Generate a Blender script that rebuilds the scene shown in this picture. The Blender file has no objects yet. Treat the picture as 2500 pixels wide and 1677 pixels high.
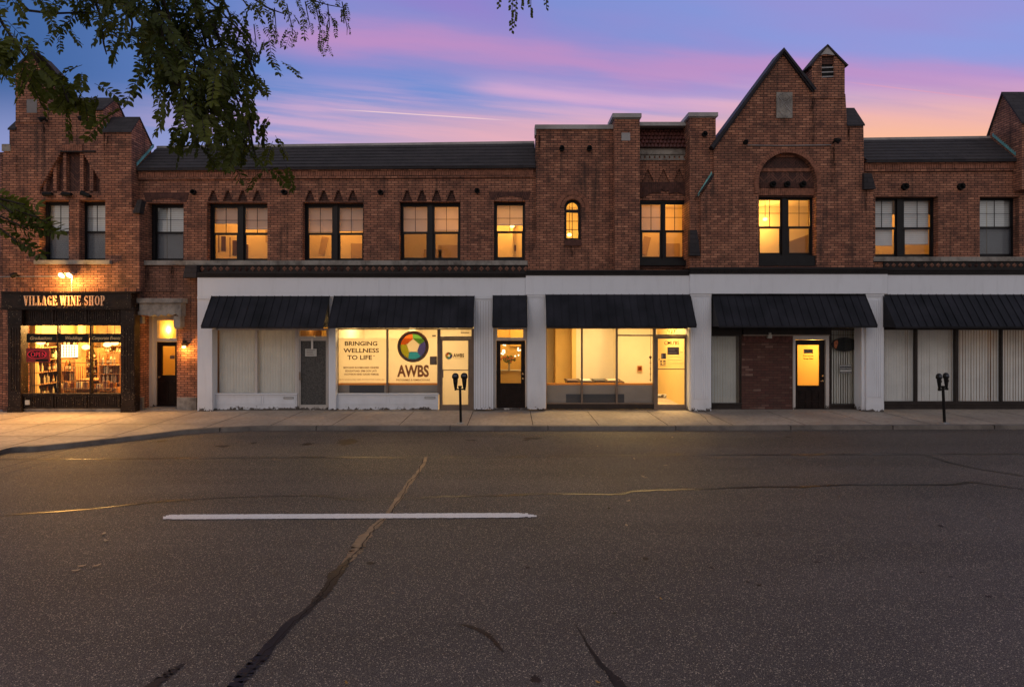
import bpy, math, random
from mathutils import Vector, Matrix
from mathutils.geometry import delaunay_2d_cdt
def inside(p, l):
    c = False; n = len(l)
    for i in range(n):
        a, b = l[i], l[(i + 1) % n]
        if (a[1] > p[1]) != (b[1] > p[1]) and p[0] < (b[0] - a[0]) * (p[1] - a[1]) / (b[1] - a[1]) + a[0]: c = not c
    return c
def fill(loops):
    """triangles (as point triples, counter-clockwise) filling loops[0] minus the other loops"""
    L = []
    for l in loops:
        q = []
        for p in l:
            p = Vector((p[0], p[1]))
            if not q or (p - q[-1]).length > 1e-5: q.append(p)
        if (q[0] - q[-1]).length < 1e-5: q.pop()
        L.append(q)
    vs, es = [], []
    for q in L:
        b = len(vs); vs += q; es += [(b + i, b + (i + 1) % len(q)) for i in range(len(q))]
    ov, oe, of = delaunay_2d_cdt(vs, es, [], 0, 1e-6)[:3]
    out = []
    for f in of:
        p = [ov[i] for i in f]; c = ((p[0].x + p[1].x + p[2].x) / 3, (p[0].y + p[1].y + p[2].y) / 3)
        if not inside(c, L[0]) or any(inside(c, h) for h in L[1:]): continue
        if (p[1].x - p[0].x) * (p[2].y - p[0].y) - (p[1].y - p[0].y) * (p[2].x - p[0].x) < 0: p.reverse()
        out.append([Vector((v.x, v.y, 0)) for v in p])
    return out
R = math.radians
random.seed(7)
SC = bpy.context.scene
COL = SC.collection

def lin(c):
    c = c / 255.0
    return c / 12.92 if c <= 0.04045 else ((c + 0.055) / 1.055) ** 2.4
def s(r, g, b): return (lin(r), lin(g), lin(b), 1.0)

# ---------------------------------------------------------------- camera
D, F, H = 16.9, 1388.9, 2.64      # distance to the facade, focal length and eye height (m)
cam = bpy.data.cameras.new("camera"); cam.lens = 20; cam.sensor_width = 36
cam.shift_y = -55.5 / 2500; cam.clip_end = 2000; cam.clip_start = 0.05
co = bpy.data.objects.new("camera", cam); COL.objects.link(co)
co.location = (0, -D, H); co.rotation_euler = (R(90), 0, 0)
SC.camera = co
SC.view_settings.view_transform = 'Standard'; SC.view_settings.look = 'None'
SC.view_settings.exposure = 0.0; SC.view_settings.gamma = 1
SC.cycles.use_denoising = True
SC.cycles.max_bounces = 8; SC.cycles.transparent_max_bounces = 24
SC.cycles.sample_clamp_indirect = 4

# ---------------------------------------------------------------- world: dusk sky
W = bpy.data.worlds.new("World"); SC.world = W; W.use_nodes = True
nt = W.node_tree; N = nt.nodes; N.clear()
def nd(t, **k):
    n = N.new(t)
    for a, b in k.items(): setattr(n, a, b)
    return n
def link(a, b): nt.links.new(a, b)
def mth(op, a, b=None, c=None, clamp=False):
    n = nd('ShaderNodeMath', operation=op); n.use_clamp = clamp
    for i, v in enumerate((a, b, c)):
        if v is None: continue
        if isinstance(v, (int, float)): n.inputs[i].default_value = v
        else: link(v, n.inputs[i])
    return n.outputs[0]
def mixc(f, a, b):
    n = nd('ShaderNodeMix', data_type='RGBA')
    for v, k in ((f, 0), (a, 6), (b, 7)):
        if isinstance(v, (int, float, tuple)): n.inputs[k].default_value = v
        else: link(v, n.inputs[k])
    return n.outputs[2]
def sstep(v, a, b):
    n = nd('ShaderNodeMapRange', interpolation_type='SMOOTHSTEP')
    link(v, n.inputs[0]); n.inputs[1].default_value = a; n.inputs[2].default_value = b
    return n.outputs[0]
tc = nd('ShaderNodeTexCoord'); sp = nd('ShaderNodeSeparateXYZ'); link(tc.outputs['Generated'], sp.inputs[0])
yy = mth('MAXIMUM', sp.outputs[1], 0.22)
U = mth('DIVIDE', sp.outputs[0], yy); V = mth('DIVIDE', sp.outputs[2], yy)
def sky_noise(su, sv, tilt, scale, det=5, w=0):
    c = nd('ShaderNodeCombineXYZ')
    link(mth('MULTIPLY', U, su), c.inputs[0])
    link(mth('MULTIPLY', mth('MULTIPLY_ADD', U, tilt, V), sv), c.inputs[1]); c.inputs[2].default_value = w
    n = nd('ShaderNodeTexNoise'); link(c.outputs[0], n.inputs['Vector'])
    n.inputs['Scale'].default_value = scale; n.inputs['Detail'].default_value = det; n.inputs['Roughness'].default_value = .55
    return n.outputs[0]
n1 = sky_noise(1.0, 7.0, 0.10, 1.6, 6, 1.3)
n2 = sky_noise(1.2, 20.0, 0.10, 1.9, 8, 4.1)
n3 = sky_noise(.7, 3.0, 0.12, 1.7, 3, 9.7)
def band(a, b, w, nz=0.05):
    d = mth('SUBTRACT', V, mth('MULTIPLY_ADD', U, b, a))
    d = mth('ADD', d, mth('MULTIPLY', mth('SUBTRACT', n1, 0.5), nz * 2))
    return mth('EXPONENT', mth('MULTIPLY', mth('POWER', mth('DIVIDE', mth('ABSOLUTE', d), w), 2.0), -1.0))
base = mixc(sstep(U, -0.95, -0.25), s(64, 100, 158), s(112, 142, 210))
base = mixc(sstep(U, -0.2, 0.75), base, s(142, 156, 222))
base = mixc(mth('MULTIPLY', sstep(V, .44, .3), .75), base, s(156, 162, 212))
# violet veil, pink bands, low rose light
lft = sstep(U, -0.62, -0.3)
veil = mth('MULTIPLY', mth('MULTIPLY', sstep(n3, .40, .66), .50), lft)
base = mixc(veil, base, s(160, 138, 204))
bnd = mth('MULTIPLY', mth('MULTIPLY', band(.470, -.085, .036, .07), .72), lft)
base = mixc(bnd, base, s(202, 144, 194))
base = mixc(mth('MULTIPLY', mth('MULTIPLY', band(.545, -.22, .030, .06), sstep(U, .1, -.1)), .55), base, s(158, 122, 200))
b2 = mth('MULTIPLY', mth('MULTIPLY', band(.412, -.075, .013, .03), .7), sstep(U, -.12, .0))
base = mixc(b2, base, s(222, 172, 208))
b3 = mth('MULTIPLY', mth('MULTIPLY', sstep(n2, .40, .66), sstep(V, .45, .36)), sstep(U, -.8, -.35))
base = mixc(mth('MULTIPLY', b3, .62), base, s(226, 178, 206))
glow = mth('MULTIPLY', sstep(mth('ADD', V, mth('MULTIPLY', n1, .05)), .425, .345), sstep(U, -.55, .05))
base = mixc(mth('MULTIPLY', glow, .75), base, s(240, 178, 182))
glow2 = mth('MULTIPLY', sstep(mth('ADD', V, mth('MULTIPLY', n1, .06)), .455, .345), sstep(U, .15, .65))
base = mixc(mth('MULTIPLY', glow2, .9), base, s(254, 190, 152))
def trail(a, b, w, u0, u1, f):
    d = mth('ABSOLUTE', mth('SUBTRACT', V, mth('MULTIPLY_ADD', U, b, a)))
    m = mth('MULTIPLY', sstep(d, w, 0.0), mth('MULTIPLY', sstep(U, u0, u0 + .1), sstep(U, u1, u1 - .1)))
    return mth('MULTIPLY', m, f)
base = mixc(trail(.3515, -.0635, .0016, -.33, .02, .85), base, s(250, 214, 214))
base = mixc(trail(.4905, -.121, .0022, .56, 1.0, .4), base, s(236, 160, 178))
# towards the horizon behind the camera: pale afterglow
sep_y = sp.outputs[1]
back = mixc(sstep(sp.outputs[2], .02, .7), (.51, .46, .435, 1), (.275, .305, .40, 1))
nish = nd('ShaderNodeTexSky', sky_type='NISHITA'); nish.sun_disc = False
nish.sun_elevation = R(1.5); nish.sun_rotation = R(200)
back2 = nd('ShaderNodeMix', data_type='RGBA', blend_type='ADD'); back2.inputs[0].default_value = .02
link(back, back2.inputs[6]); link(nish.outputs[0], back2.inputs[7])
base = mixc(sstep(sp.outputs[2], .56, .8), base, (.42, .36, .35, 1))
full = mixc(sstep(sep_y, .16, -.25), base, back2.outputs[2])
full = mixc(sstep(sp.outputs[2], .0, -.08), full, s(40, 36, 38))
bg = nd('ShaderNodeBackground'); link(full, bg.inputs[0]); bg.inputs[1].default_value = 1.0
wo = nd('ShaderNodeOutputWorld'); link(bg.outputs[0], wo.inputs[0])

# weak, very soft afterglow from behind the camera
sd = bpy.data.lights.new("sun", 'SUN'); sd.energy = 0.25; sd.angle = R(25); sd.color = (1.0, .84, .74)
so = bpy.data.objects.new("sun", sd); COL.objects.link(so); so.rotation_euler = (R(62), 0, R(-20))

# ---------------------------------------------------------------- pixel of the photo -> point at a depth
def X(px, y=0.0): return (px - 1250) * (D + y) / F
def Z(py, y=0.0): return H - (py - 783) * (D + y) / F
def G(px, py, z=0.0):
    d = (H - z) * F / (py - 783)
    return ((px - 1250) * d / F, d - D)
def P3(px, py, d): return Vector(((px - 1250) * d / F, d - D, H - (py - 783) * d / F))

# ---------------------------------------------------------------- materials
class NT:
    def __init__(self, name):
        self.m = bpy.data.materials.new(name); self.m.use_nodes = True
        self.t = self.m.node_tree; self.t.nodes.clear()
        self.out = self.t.nodes.new('ShaderNodeOutputMaterial')
    def n(self, t, **k):
        x = self.t.nodes.new(t)
        for a, b in k.items(): setattr(x, a, b)
        return x
    def l(self, a, b): self.t.links.new(a, b)
    def set(self, sock, v):
        if isinstance(v, (int, float, tuple)): sock.default_value = v
        else: self.l(v, sock)
    def mix(self, f, a, b, blend='MIX'):
        n = self.n('ShaderNodeMix', data_type='RGBA', blend_type=blend)
        self.set(n.inputs[0], f); self.set(n.inputs[6], a); self.set(n.inputs[7], b)
        return n.outputs[2]
    def math(self, op, a, b=0.0, clamp=False):
        n = self.n('ShaderNodeMath', operation=op); n.use_clamp = clamp
        self.set(n.inputs[0], a); self.set(n.inputs[1], b); return n.outputs[0]
    def mr(self, v, a, b, c=0.0, d=1.0):
        n = self.n('ShaderNodeMapRange'); self.l(v, n.inputs[0])
        for i, q in enumerate((a, b, c, d)): n.inputs[i + 1].default_value = q
        return n.outputs[0]
    def coord(self, kind='Object', sc=(1, 1, 1), rot=(0, 0, 0)):
        c = self.n('ShaderNodeTexCoord'); m = self.n('ShaderNodeMapping')
        self.l(c.outputs[kind], m.inputs[0]); m.inputs['Scale'].default_value = sc; m.inputs['Rotation'].default_value = rot
        return m.outputs[0]
    def noise(self, vec, scale, det=3, rough=.55):
        n = self.n('ShaderNodeTexNoise'); self.l(vec, n.inputs['Vector'])
        n.inputs['Scale'].default_value = scale; n.inputs['Detail'].default_value = det; n.inputs['Roughness'].default_value = rough
        return n.outputs[0]
    def bump(self, h, strength=.3, dist=.01):
        n = self.n('ShaderNodeBump'); self.l(h, n.inputs['Height'])
        n.inputs['Strength'].default_value = strength; n.inputs['Distance'].default_value = dist
        return n.outputs[0]
    def principled(self, col, rough=.6, metal=0.0, normal=None, **k):
        p = self.n('ShaderNodeBsdfPrincipled')
        self.set(p.inputs['Base Color'], col); self.set(p.inputs['Roughness'], rough); self.set(p.inputs['Metallic'], metal)
        if normal is not None: self.l(normal, p.inputs['Normal'])
        for a, v in k.items(): self.set(p.inputs[a], v)
        self.l(p.outputs[0], self.out.inputs[0]); return p

def c4(r, g, b): return (r, g, b, 1.0)
def plain(name, col, rough=.6, metal=0.0, var=.18, sc=3.0, bump=0.0):
    t = NT(name); v = t.coord()
    n = t.noise(v, sc, 5)
    lo = tuple(x * (1 - var) for x in col[:3]) + (1,); hi = tuple(min(1, x * (1 + var)) for x in col[:3]) + (1,)
    c = t.mix(t.mr(n, .3, .7), lo, hi)
    nm = t.bump(t.noise(v, sc * 14, 3), bump, .01) if bump else None
    p = t.principled(c, rough, metal, nm)
    if max(col[:3]) < .06: p.inputs['Specular IOR Level'].default_value = .22
    return t.m

def brick(name, tones, mortar, bw=.205, bh=.0685, ms=.0075, stain=.5, mirror=False, variation=1.0):
    t = NT(name)
    uv = t.coord('UV')
    b = t.n('ShaderNodeTexBrick'); t.l(uv, b.inputs['Vector'])
    b.inputs['Scale'].default_value = 1; b.inputs['Brick Width'].default_value = bw; b.inputs['Row Height'].default_value = bh
    b.inputs['Mortar Size'].default_value = ms; b.inputs['Mortar Smooth'].default_value = .25; b.inputs['Bias'].default_value = 0
    b.inputs['Color1'].default_value = (0, 0, 0, 1); b.inputs['Color2'].default_value = (1, 1, 1, 1); b.inputs['Mortar'].default_value = (.5, .5, .5, 1)
    r = t.n('ShaderNodeValToRGB'); t.l(b.outputs['Color'], r.inputs[0])
    el = r.color_ramp.elements
    el[0].position = 0; el[0].color = tones[0]; el[1].position = 1; el[1].color = tones[-1]
    for i, q in enumerate(tones[1:-1]):
        e = el.new((i + 1) / (len(tones) - 1)); e.color = q
    obj = t.coord('Object')
    col = r.outputs[0]
    # weathering: broad tone shifts, sooty runs, pale wash
    big = t.noise(obj, .55, 4); mid = t.noise(obj, 2.6, 5)
    col = t.mix(t.mr(big, .38, .66, 0, .42), col, c4(.56, .245, .14), 'MIX') if variation else col
    col = t.mix(t.mr(mid, .46, .68, 0, .7), col, c4(.095, .038, .028))
    grime = t.noise(t.coord('Object', (.35, .35, .9)), 1.0, 6, .7); col = t.mix(t.mr(grime, .54, .70, 0, .5), col, c4(.07, .036, .028))
    runs = t.noise(t.coord('Object', (5, 5, .45)), 1.1, 5, .6)
    runs = t.mr(runs, .54, .70, 0, min(.9, stain * 1.4))
    col = t.mix(runs, col, c4(.022, .014, .013))
    fine = t.noise(obj, 45, 3)
    col = t.mix(t.mr(fine, .3, .7, 0, .35), col, c4(.18, .09, .06))
    col = t.mix(b.outputs['Fac'], col, mortar)
    hgt = t.math('ADD', t.math('MULTIPLY', b.outputs['Fac'], -1.0), t.math('MULTIPLY', fine, .35))
    t.principled(col, .88, 0, t.bump(hgt, .8, .012)); return t.m

M = {}
BR = [c4(.16, .062, .042), c4(.52, .212, .122), c4(.37, .145, .085), c4(.66, .295, .172), c4(.25, .092, .058), c4(.47, .188, .108)]
M['brick'] = brick('brick', BR, c4(.03, .018, .014), ms=.0088)
M['brick_old'] = brick('sooty_brick', [c4(.055, .028, .022), c4(.14, .058, .038), c4(.30, .14, .09), c4(.09, .04, .028)], c4(.02, .012, .01), stain=.8)
M['brick_dark'] = brick('dark_header_brick', [c4(.055, .024, .02), c4(.115, .042, .030), c4(.08, .032, .024)], c4(.016, .01, .009), stain=.6, variation=0)
M['brick_band'] = brick('corbel_brick', [c4(.12, .045, .03), c4(.24, .10, .06), c4(.17, .066, .042)], c4(.022, .012, .01), stain=.3)
M['brick_red'] = brick('maroon_brick', [c4(.045, .015, .014), c4(.095, .032, .026), c4(.065, .022, .02), c4(.10, .05, .04), c4(.05, .018, .017), c4(.085, .028, .024), c4(.24, .15, .12)], c4(.03, .017, .016), bw=.24, bh=.076, ms=.006, stain=.1, variation=0)
def herring(name):
    t = NT(name); v = t.coord('UV'); sep = t.n('ShaderNodeSeparateXYZ'); t.l(v, sep.inputs[0])
    u = t.math('PINGPONG', sep.outputs[0], .21)
    w = t.math('ADD', sep.outputs[1], u)
    c = t.n('ShaderNodeCombineXYZ'); t.l(t.math('MULTIPLY', u, .9), c.inputs[0]); t.l(w, c.inputs[1])
    b = t.n('ShaderNodeTexBrick'); t.l(c.outputs[0], b.inputs['Vector'])
    b.inputs['Scale'].default_value = 1; b.inputs['Brick Width'].default_value = .21; b.inputs['Row Height'].default_value = .085
    b.inputs['Mortar Size'].default_value = .008
    b.inputs['Color1'].default_value = c4(.06, .024, .02); b.inputs['Color2'].default_value = c4(.17, .07, .048); b.inputs['Mortar'].default_value = c4(.014, .008, .007)
    n = t.noise(t.coord(), 3, 4)
    t.principled(t.mix(t.mr(n, .4, .7, 0, .6), b.outputs['Color'], c4(.05, .025, .02)), .85, 0, t.bump(b.outputs['Fac'], -.8, .012)); return t.m
M['herring'] = herring('herringbone_brick')
def strong(name, base, dirt, rough, sc, bumpd=.012):
    t = NT(name); v = t.coord()
    a = t.noise(v, sc, 6, .65); b = t.noise(v, sc * 22, 3)
    c = t.mix(t.mr(a, .42, .68), base, dirt); c = t.mix(t.mr(b, .35, .65, 0, .3), c, tuple(x * .6 for x in base[:3]) + (1,))
    t.principled(c, rough, 0, t.bump(b, .4, bumpd)); return t.m
M['stone'] = strong('limestone', c4(.36, .33, .29), c4(.10, .085, .075), .85, 2.4)
M['metal'] = strong('coping_metal', c4(.42, .40, .39), c4(.24, .23, .23), .5, 1.5, .002)
def shingle():
    t = NT('slate_shingle'); uv = t.coord('UV')
    b = t.n('ShaderNodeTexBrick'); t.l(uv, b.inputs['Vector'])
    b.inputs['Scale'].default_value = 1; b.inputs['Brick Width'].default_value = .33; b.inputs['Row Height'].default_value = .135
    b.inputs['Mortar Size'].default_value = .009; b.inputs['Mortar Smooth'].default_value = .6
    b.inputs['Color1'].default_value = c4(.021, .019, .022); b.inputs['Color2'].default_value = c4(.042, .037, .041); b.inputs['Mortar'].default_value = c4(.009, .008, .010)
    n = t.noise(t.coord(), 2.2, 5); f = t.noise(t.coord(), 90, 2)
    c = t.mix(t.mr(n, .35, .7, 0, .5), b.outputs['Color'], c4(.060, .050, .054))
    c = t.mix(t.mr(f, .35, .65, 0, .4), c, c4(.022, .02, .024))
    h = t.math('ADD', t.math('MULTIPLY', b.outputs['Fac'], -1.0), t.math('MULTIPLY', f, .3))
    t.principled(c, .85, 0, t.bump(h, .8, .015)); return t.m
M['shingle'] = shingle()
M['tile'] = plain('clay_tile', c4(.10, .035, .028), .45, 0, .5, 5, .2)
M['patina'] = plain('copper_patina', c4(.16, .42, .40), .7, 0, .3, 8, .2)
def white(name, base, rough=.45):
    t = NT(name); v = t.coord()
    a = t.noise(t.coord('Object', (3, 3, .5)), 2.0, 5, .6); b = t.noise(v, 1.1, 4)
    c = t.mix(t.mr(a, .50, .75, 0, .28), base, tuple(x * .66 for x in base[:3]) + (1,))
    c = t.mix(t.mr(b, .35, .7, 0, .18), c, c4(.64, .64, .66))
    sx = t.n('ShaderNodeSeparateXYZ'); t.l(v, sx.inputs[0])
    low = t.mr(sx.outputs[2], .20, .0); pn = t.noise(v, 7, 5, .7)
    peel = t.mr(t.math('ADD', t.math('MULTIPLY', low, .35), pn), .74, .78)
    c = t.mix(peel, c, c4(.06, .05, .045))
    c = t.mix(t.math('MULTIPLY', t.mr(sx.outputs[2], .7, .0, 0, .4), t.noise(v, 3, 4)), c, c4(.16, .13, .11))
    t.principled(c, rough, 0, t.bump(t.noise(v, 30, 2), .12, .004)); return t.m
M['white'] = white('white_painted_metal', c4(.80, .83, .88))
M['cream'] = white('off_white_frame', c4(.56, .52, .48), .4)
M['bronze'] = plain('bronze_frame', c4(.040, .032, .030), .4, .3, .2, 4)
M['blackframe'] = plain('black_window_frame', c4(.014, .013, .015), .38, 0, .25, 4)
M['cornice'] = plain('dark_cornice_metal', c4(.020, .017, .018), .4, .2, .3, 3)
M['awning'] = plain('black_awning_metal', c4(.016, .015, .019), .45, .15, .6, 1.6, .05)
M['alum'] = plain('brown_aluminium', c4(.22, .165, .13), .4, .4, .12, 5)
M['door_dark'] = plain('dark_stained_door', c4(.012, .006, .005), .35, 0, .5, 6, .1)
M['meter'] = plain('meter_black_metal', c4(.012, .011, .011), .4, .3, .3, 12)
M['chrome'] = plain('worn_steel', c4(.55, .52, .48), .3, .9, .15, 10)
M['grey_plate'] = plain('galvanised_plate', c4(.30, .30, .29), .5, .5, .2, 10)
def speck():
    t = NT('black_speckled_front'); v = t.coord()
    vo = t.n('ShaderNodeTexVoronoi'); t.l(v, vo.inputs['Vector']); vo.inputs['Scale'].default_value = 19
    m = t.mr(vo.outputs['Distance'], .17, .12); n = t.noise(v, 2.3, 3); m2 = t.math('MULTIPLY', m, t.mr(n, .38, .5))
    c = t.mix(m2, t.mix(t.mr(t.noise(v, 5, 3), .3, .7), c4(.012, .008, .007), c4(.032, .02, .016)), c4(.45, .36, .24))
    p = t.principled(c, .4); p.inputs['Specular IOR Level'].default_value = .2; return t.m
M['speck'] = speck()
def glass(name, tint=.93, refl=.045):
    t = NT(name); tr = t.n('ShaderNodeBsdfTransparent'); tr.inputs[0].default_value = (tint, tint, tint * .98, 1)
    g = t.n('ShaderNodeBsdfGlossy'); g.inputs['Roughness'].default_value = .012
    lw = t.n('ShaderNodeLayerWeight'); lw.inputs[0].default_value = .5
    f = t.math('ADD', t.math('MULTIPLY', t.math('POWER', lw.outputs['Facing'], 4.0), .9), refl, True)
    w = t.noise(t.coord(), .8, 2); b = t.bump(w, .06, .05); t.l(b, g.inputs['Normal'])
    mx = t.n('ShaderNodeMixShader'); t.l(f, mx.inputs[0]); t.l(tr.outputs[0], mx.inputs[1]); t.l(g.outputs[0], mx.inputs[2])
    t.l(mx.outputs[0], t.out.inputs[0]); return t.m
M['glass'] = glass('window_glass')
M['glass_dark'] = glass('unlit_glass', .95, .14)
def screenm():
    t = NT('insect_screen'); tr = t.n('ShaderNodeBsdfTransparent'); d = t.n('ShaderNodeBsdfDiffuse'); d.inputs[0].default_value = c4(.10, .105, .125)
    mx = t.n('ShaderNodeMixShader'); mx.inputs[0].default_value = .5
    t.l(tr.outputs[0], mx.inputs[1]); t.l(d.outputs[0], mx.inputs[2]); t.l(mx.outputs[0], t.out.inputs[0]); return t.m
M['screen'] = screenm()
def translucent(name, col, tcol, f, stripes=0, extra=None):
    t = NT(name); d = t.n('ShaderNodeBsdfDiffuse'); q = t.n('ShaderNodeBsdfTranslucent')
    c = t.mix(t.mr(t.noise(t.coord(), 2.5, 3), .3, .7), tuple(x * .88 for x in col[:3]) + (1,), col)
    if stripes:
        sx = t.n('ShaderNodeSeparateXYZ'); t.l(t.coord(), sx.inputs[0])
        st = t.mr(t.math('PINGPONG', sx.outputs[2], stripes), 0, stripes * .35)
        c = t.mix(st, tuple(x * .6 for x in col[:3]) + (1,), c)
    t.l(c, d.inputs[0]); q.inputs[0].default_value = tcol
    mx = t.n('ShaderNodeMixShader'); mx.inputs[0].default_value = f
    t.l(d.outputs[0], mx.inputs[1]); t.l(q.outputs[0], mx.inputs[2]); t.l(mx.outputs[0], t.out.inputs[0]); return t.m
M['shade'] = translucent('roller_shade_cloth', c4(.74, .74, .76), c4(.85, .78, .70), .42)
M['shade_skytint'] = translucent('sky_tinted_blind', c4(.84, .93, 1.0), c4(.6, .58, .5), .1, .03)  # bluish tint painted in for the sky reflected in unlit panes
M['blind'] = translucent('vertical_blind_vinyl', c4(.90, .93, .90), c4(.8, .75, .6), .15)
M['film'] = translucent('frosted_window_film', c4(.66, .62, .54), c4(.95, .90, .80), .66)
M['film_amber'] = translucent('amber_door_film', c4(.40, .30, .14), c4(1.0, .80, .42), .75)
M['frost'] = plain('pebbled_door_glass', c4(.06, .058, .055), .25, 0, .75, 30, .8)
M['room'] = plain('painted_room_wall', c4(.74, .68, .56), .8, 0, .05, 1)
M['room_ochre'] = plain('ochre_room_wall', c4(.70, .50, .20), .8, 0, .06, 1)
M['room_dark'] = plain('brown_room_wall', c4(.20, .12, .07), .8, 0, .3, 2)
M['room_gold'] = plain('golden_room_wall', c4(.50, .36, .20), .8, 0, .35, 3)
M['tan'] = plain('tan_panel', c4(.42, .33, .25), .7, 0, .06, 2)
M['grey_panel'] = plain('grey_knee_panel', c4(.30, .27, .25), .6, 0, .1, 2)
M['knee_dark'] = plain('dark_grey_and_shade', c4(.055, .06, .075), .5, 0, .1, 2)  # dark grey, also used to paint shadow and reflection on the knee panels
M['orange'] = plain('orange_stripe', c4(.95, .36, .05), .6, 0, .05, 2)
M['brown_ink'] = translucent('brown_lettering', c4(.06, .022, .016), c4(.07, .028, .024), .5)
M['brown_soft'] = translucent('soft_brown_lettering', c4(.14, .07, .05), c4(.26, .13, .11), .5)
M['blind_grey'] = translucent('pale_grey_blind_vinyl', c4(.93, .95, .96), c4(.5, .5, .48), .05)
M['gold_ink'] = plain('gold_lettering', c4(.62, .46, .22), .5, 0, .1, 20)
M['pale_ink'] = plain('pale_lettering', c4(.72, .70, .66), .5, 0, .1, 20)
M['letter_cream'] = plain('cream_letters', c4(.80, .50, .32), .5, 0, .08, 10)
M['banner'] = plain('black_banner', c4(.008, .010, .009), .5, 0, .6, 30)
M['paper'] = plain('paper_notice', c4(.50, .50, .47), .7, 0, .1, 20)
M['paper_dark'] = plain('printed_notice', c4(.16, .11, .09), .7, 0, .5, 60)
M['red'] = plain('red_sign_board', c4(.20, .014, .018), .4, 0, .2, 5)
M['wood'] = plain('warm_wood', c4(.50, .28, .12), .5, 0, .3, 4, .1)
M['darkwood'] = plain('dark_wood', c4(.05, .025, .014), .5, 0, .3, 4, .1)
M['leafgreen'] = plain('green_leaves', c4(.10, .14, .03), .6, 0, .5, 12)
M['flower'] = plain('orange_flowers', c4(.50, .14, .05), .6, 0, .5, 20)
for nm, q in (('logo_o', c4(.45, .08, .012)), ('logo_g', c4(.05, .13, .02)), ('logo_n', c4(.03, .025, .09)), ('logo_t', c4(.03, .15, .20)), ('logo_y', c4(.20, .20, .012)), ('logo_w', c4(.50, .44, .36))):
    M[nm] = translucent(nm.replace('logo_', 'logo_film_'), q, {'o': c4(.62, .15, .03), 'g': c4(.12, .34, .08), 'n': c4(.08, .09, .55), 't': c4(.04, .40, .85), 'y': c4(.42, .48, .05), 'w': c4(.95, .95, .95)}[nm[-1]], .75)
def emit(name, col, st):
    t = NT(name); e = t.n('ShaderNodeEmission'); e.inputs[0].default_value = col; e.inputs[1].default_value = st
    t.l(e.outputs[0], t.out.inputs[0]); return t.m
M['bulb'] = emit('lit_bulb', c4(1, .72, .32), 14)
M['bulb_soft'] = emit('lit_lamp_glass', c4(1, .55, .16), 6)
M['neon'] = emit('neon_tube', c4(1, .05, .07), .6)
M['lightpanel'] = emit('lit_display_panel', c4(1, .84, .55), 2.6)
def concrete():
    t = NT('sidewalk_concrete'); v = t.coord()
    a = t.noise(v, .5, 5, .6); b = t.noise(v, 9, 4); f = t.noise(v, 120, 2)
    c = t.mix(t.mr(a, .38, .64), c4(.50, .41, .32), c4(.29, .235, .185))
    c = t.mix(t.mr(b, .45, .72, 0, .55), c, c4(.14, .112, .09))
    c = t.mix(t.mr(f, .3, .7, 0, .35), c, c4(.36, .31, .26))
    t.principled(c, .75, 0, t.bump(f, .35, .004)); return t.m
M['concrete'] = concrete()
M['curb'] = strong('curb_concrete', c4(.20, .17, .145), c4(.085, .07, .062), .8, 1.6)
M['joint'] = plain('joint_dirt', c4(.035, .026, .022), .9, 0, .3, 4)
def asphalt():
    t = NT('road_asphalt'); v = t.coord()
    vo = t.n('ShaderNodeTexVoronoi'); t.l(v, vo.inputs['Vector']); vo.inputs['Scale'].default_value = 88
    sp_ = t.n('ShaderNodeSeparateColor'); t.l(vo.outputs['Color'], sp_.inputs[0])
    base = t.mix(t.mr(t.noise(v, .35, 5, .6), .35, .68), c4(.094, .076, .070), c4(.043, .0355, .034))
    lanes = t.noise(t.coord('Object', (.10, 1.0, 1)), 1.0, 5)
    base = t.mix(t.mr(lanes, .42, .64, 0, .85), base, c4(.026, .021, .0195))
    inside = t.mr(vo.outputs['Distance'], .60, .25)
    g1 = t.noise(v, 150, 3, .7); g2 = t.noise(v, 60, 3, .65)
    c = t.mix(t.mr(g1, .50, .38, 0, .85), base, c4(.016, .012, .010))
    c = t.mix(t.mr(g1, .52, .64, 0, .85), c, c4(.42, .355, .30))
    c = t.mix(t.mr(g2, .48, .36, 0, .6), c, c4(.014, .011, .010))
    stone = t.mr(sp_.outputs[0], .72, 1.0)
    c = t.mix(t.math('MULTIPLY', t.math('MULTIPLY', stone, inside), .85), c, c4(.78, .64, .47))
    dark = t.mr(sp_.outputs[1], .80, .95, 0, .8)
    c = t.mix(t.math('MULTIPLY', dark, inside), c, c4(.012, .01, .01))
    bl = t.noise(v, 1.7, 6, .7); c = t.mix(t.mr(bl, .66, .74, 0, .6), c, c4(.02, .016, .016))
    h = t.math('ADD', t.math('MULTIPLY', vo.outputs['Distance'], -1.0), t.noise(v, 160, 2))
    p = t.principled(c, .6, 0, t.bump(h, .8, .008)); p.inputs['Specular IOR Level'].default_value = .28; return t.m
M['asphalt'] = asphalt()
M['tar'] = plain('tar_seal', c4(.018, .014, .012), .30, 0, .35, 3, .15)
M['tar_lit'] = plain('lit_tar_patch', c4(.27, .175, .10), .6, 0, .35, 3, .25)  # tan tone: light falling on the tar put into its colour
def linepaint():
    t = NT('road_line_paint'); v = t.coord()
    n = t.noise(v, 60, 4); c = t.mix(t.mr(n, .55, .75), c4(.80, .78, .75), c4(.34, .31, .28))
    t.principled(c, .6); return t.m
M['line'] = linepaint()
M['earth'] = plain('dark_earth', c4(.05, .045, .04), .9, 0, .3, .3)
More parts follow.
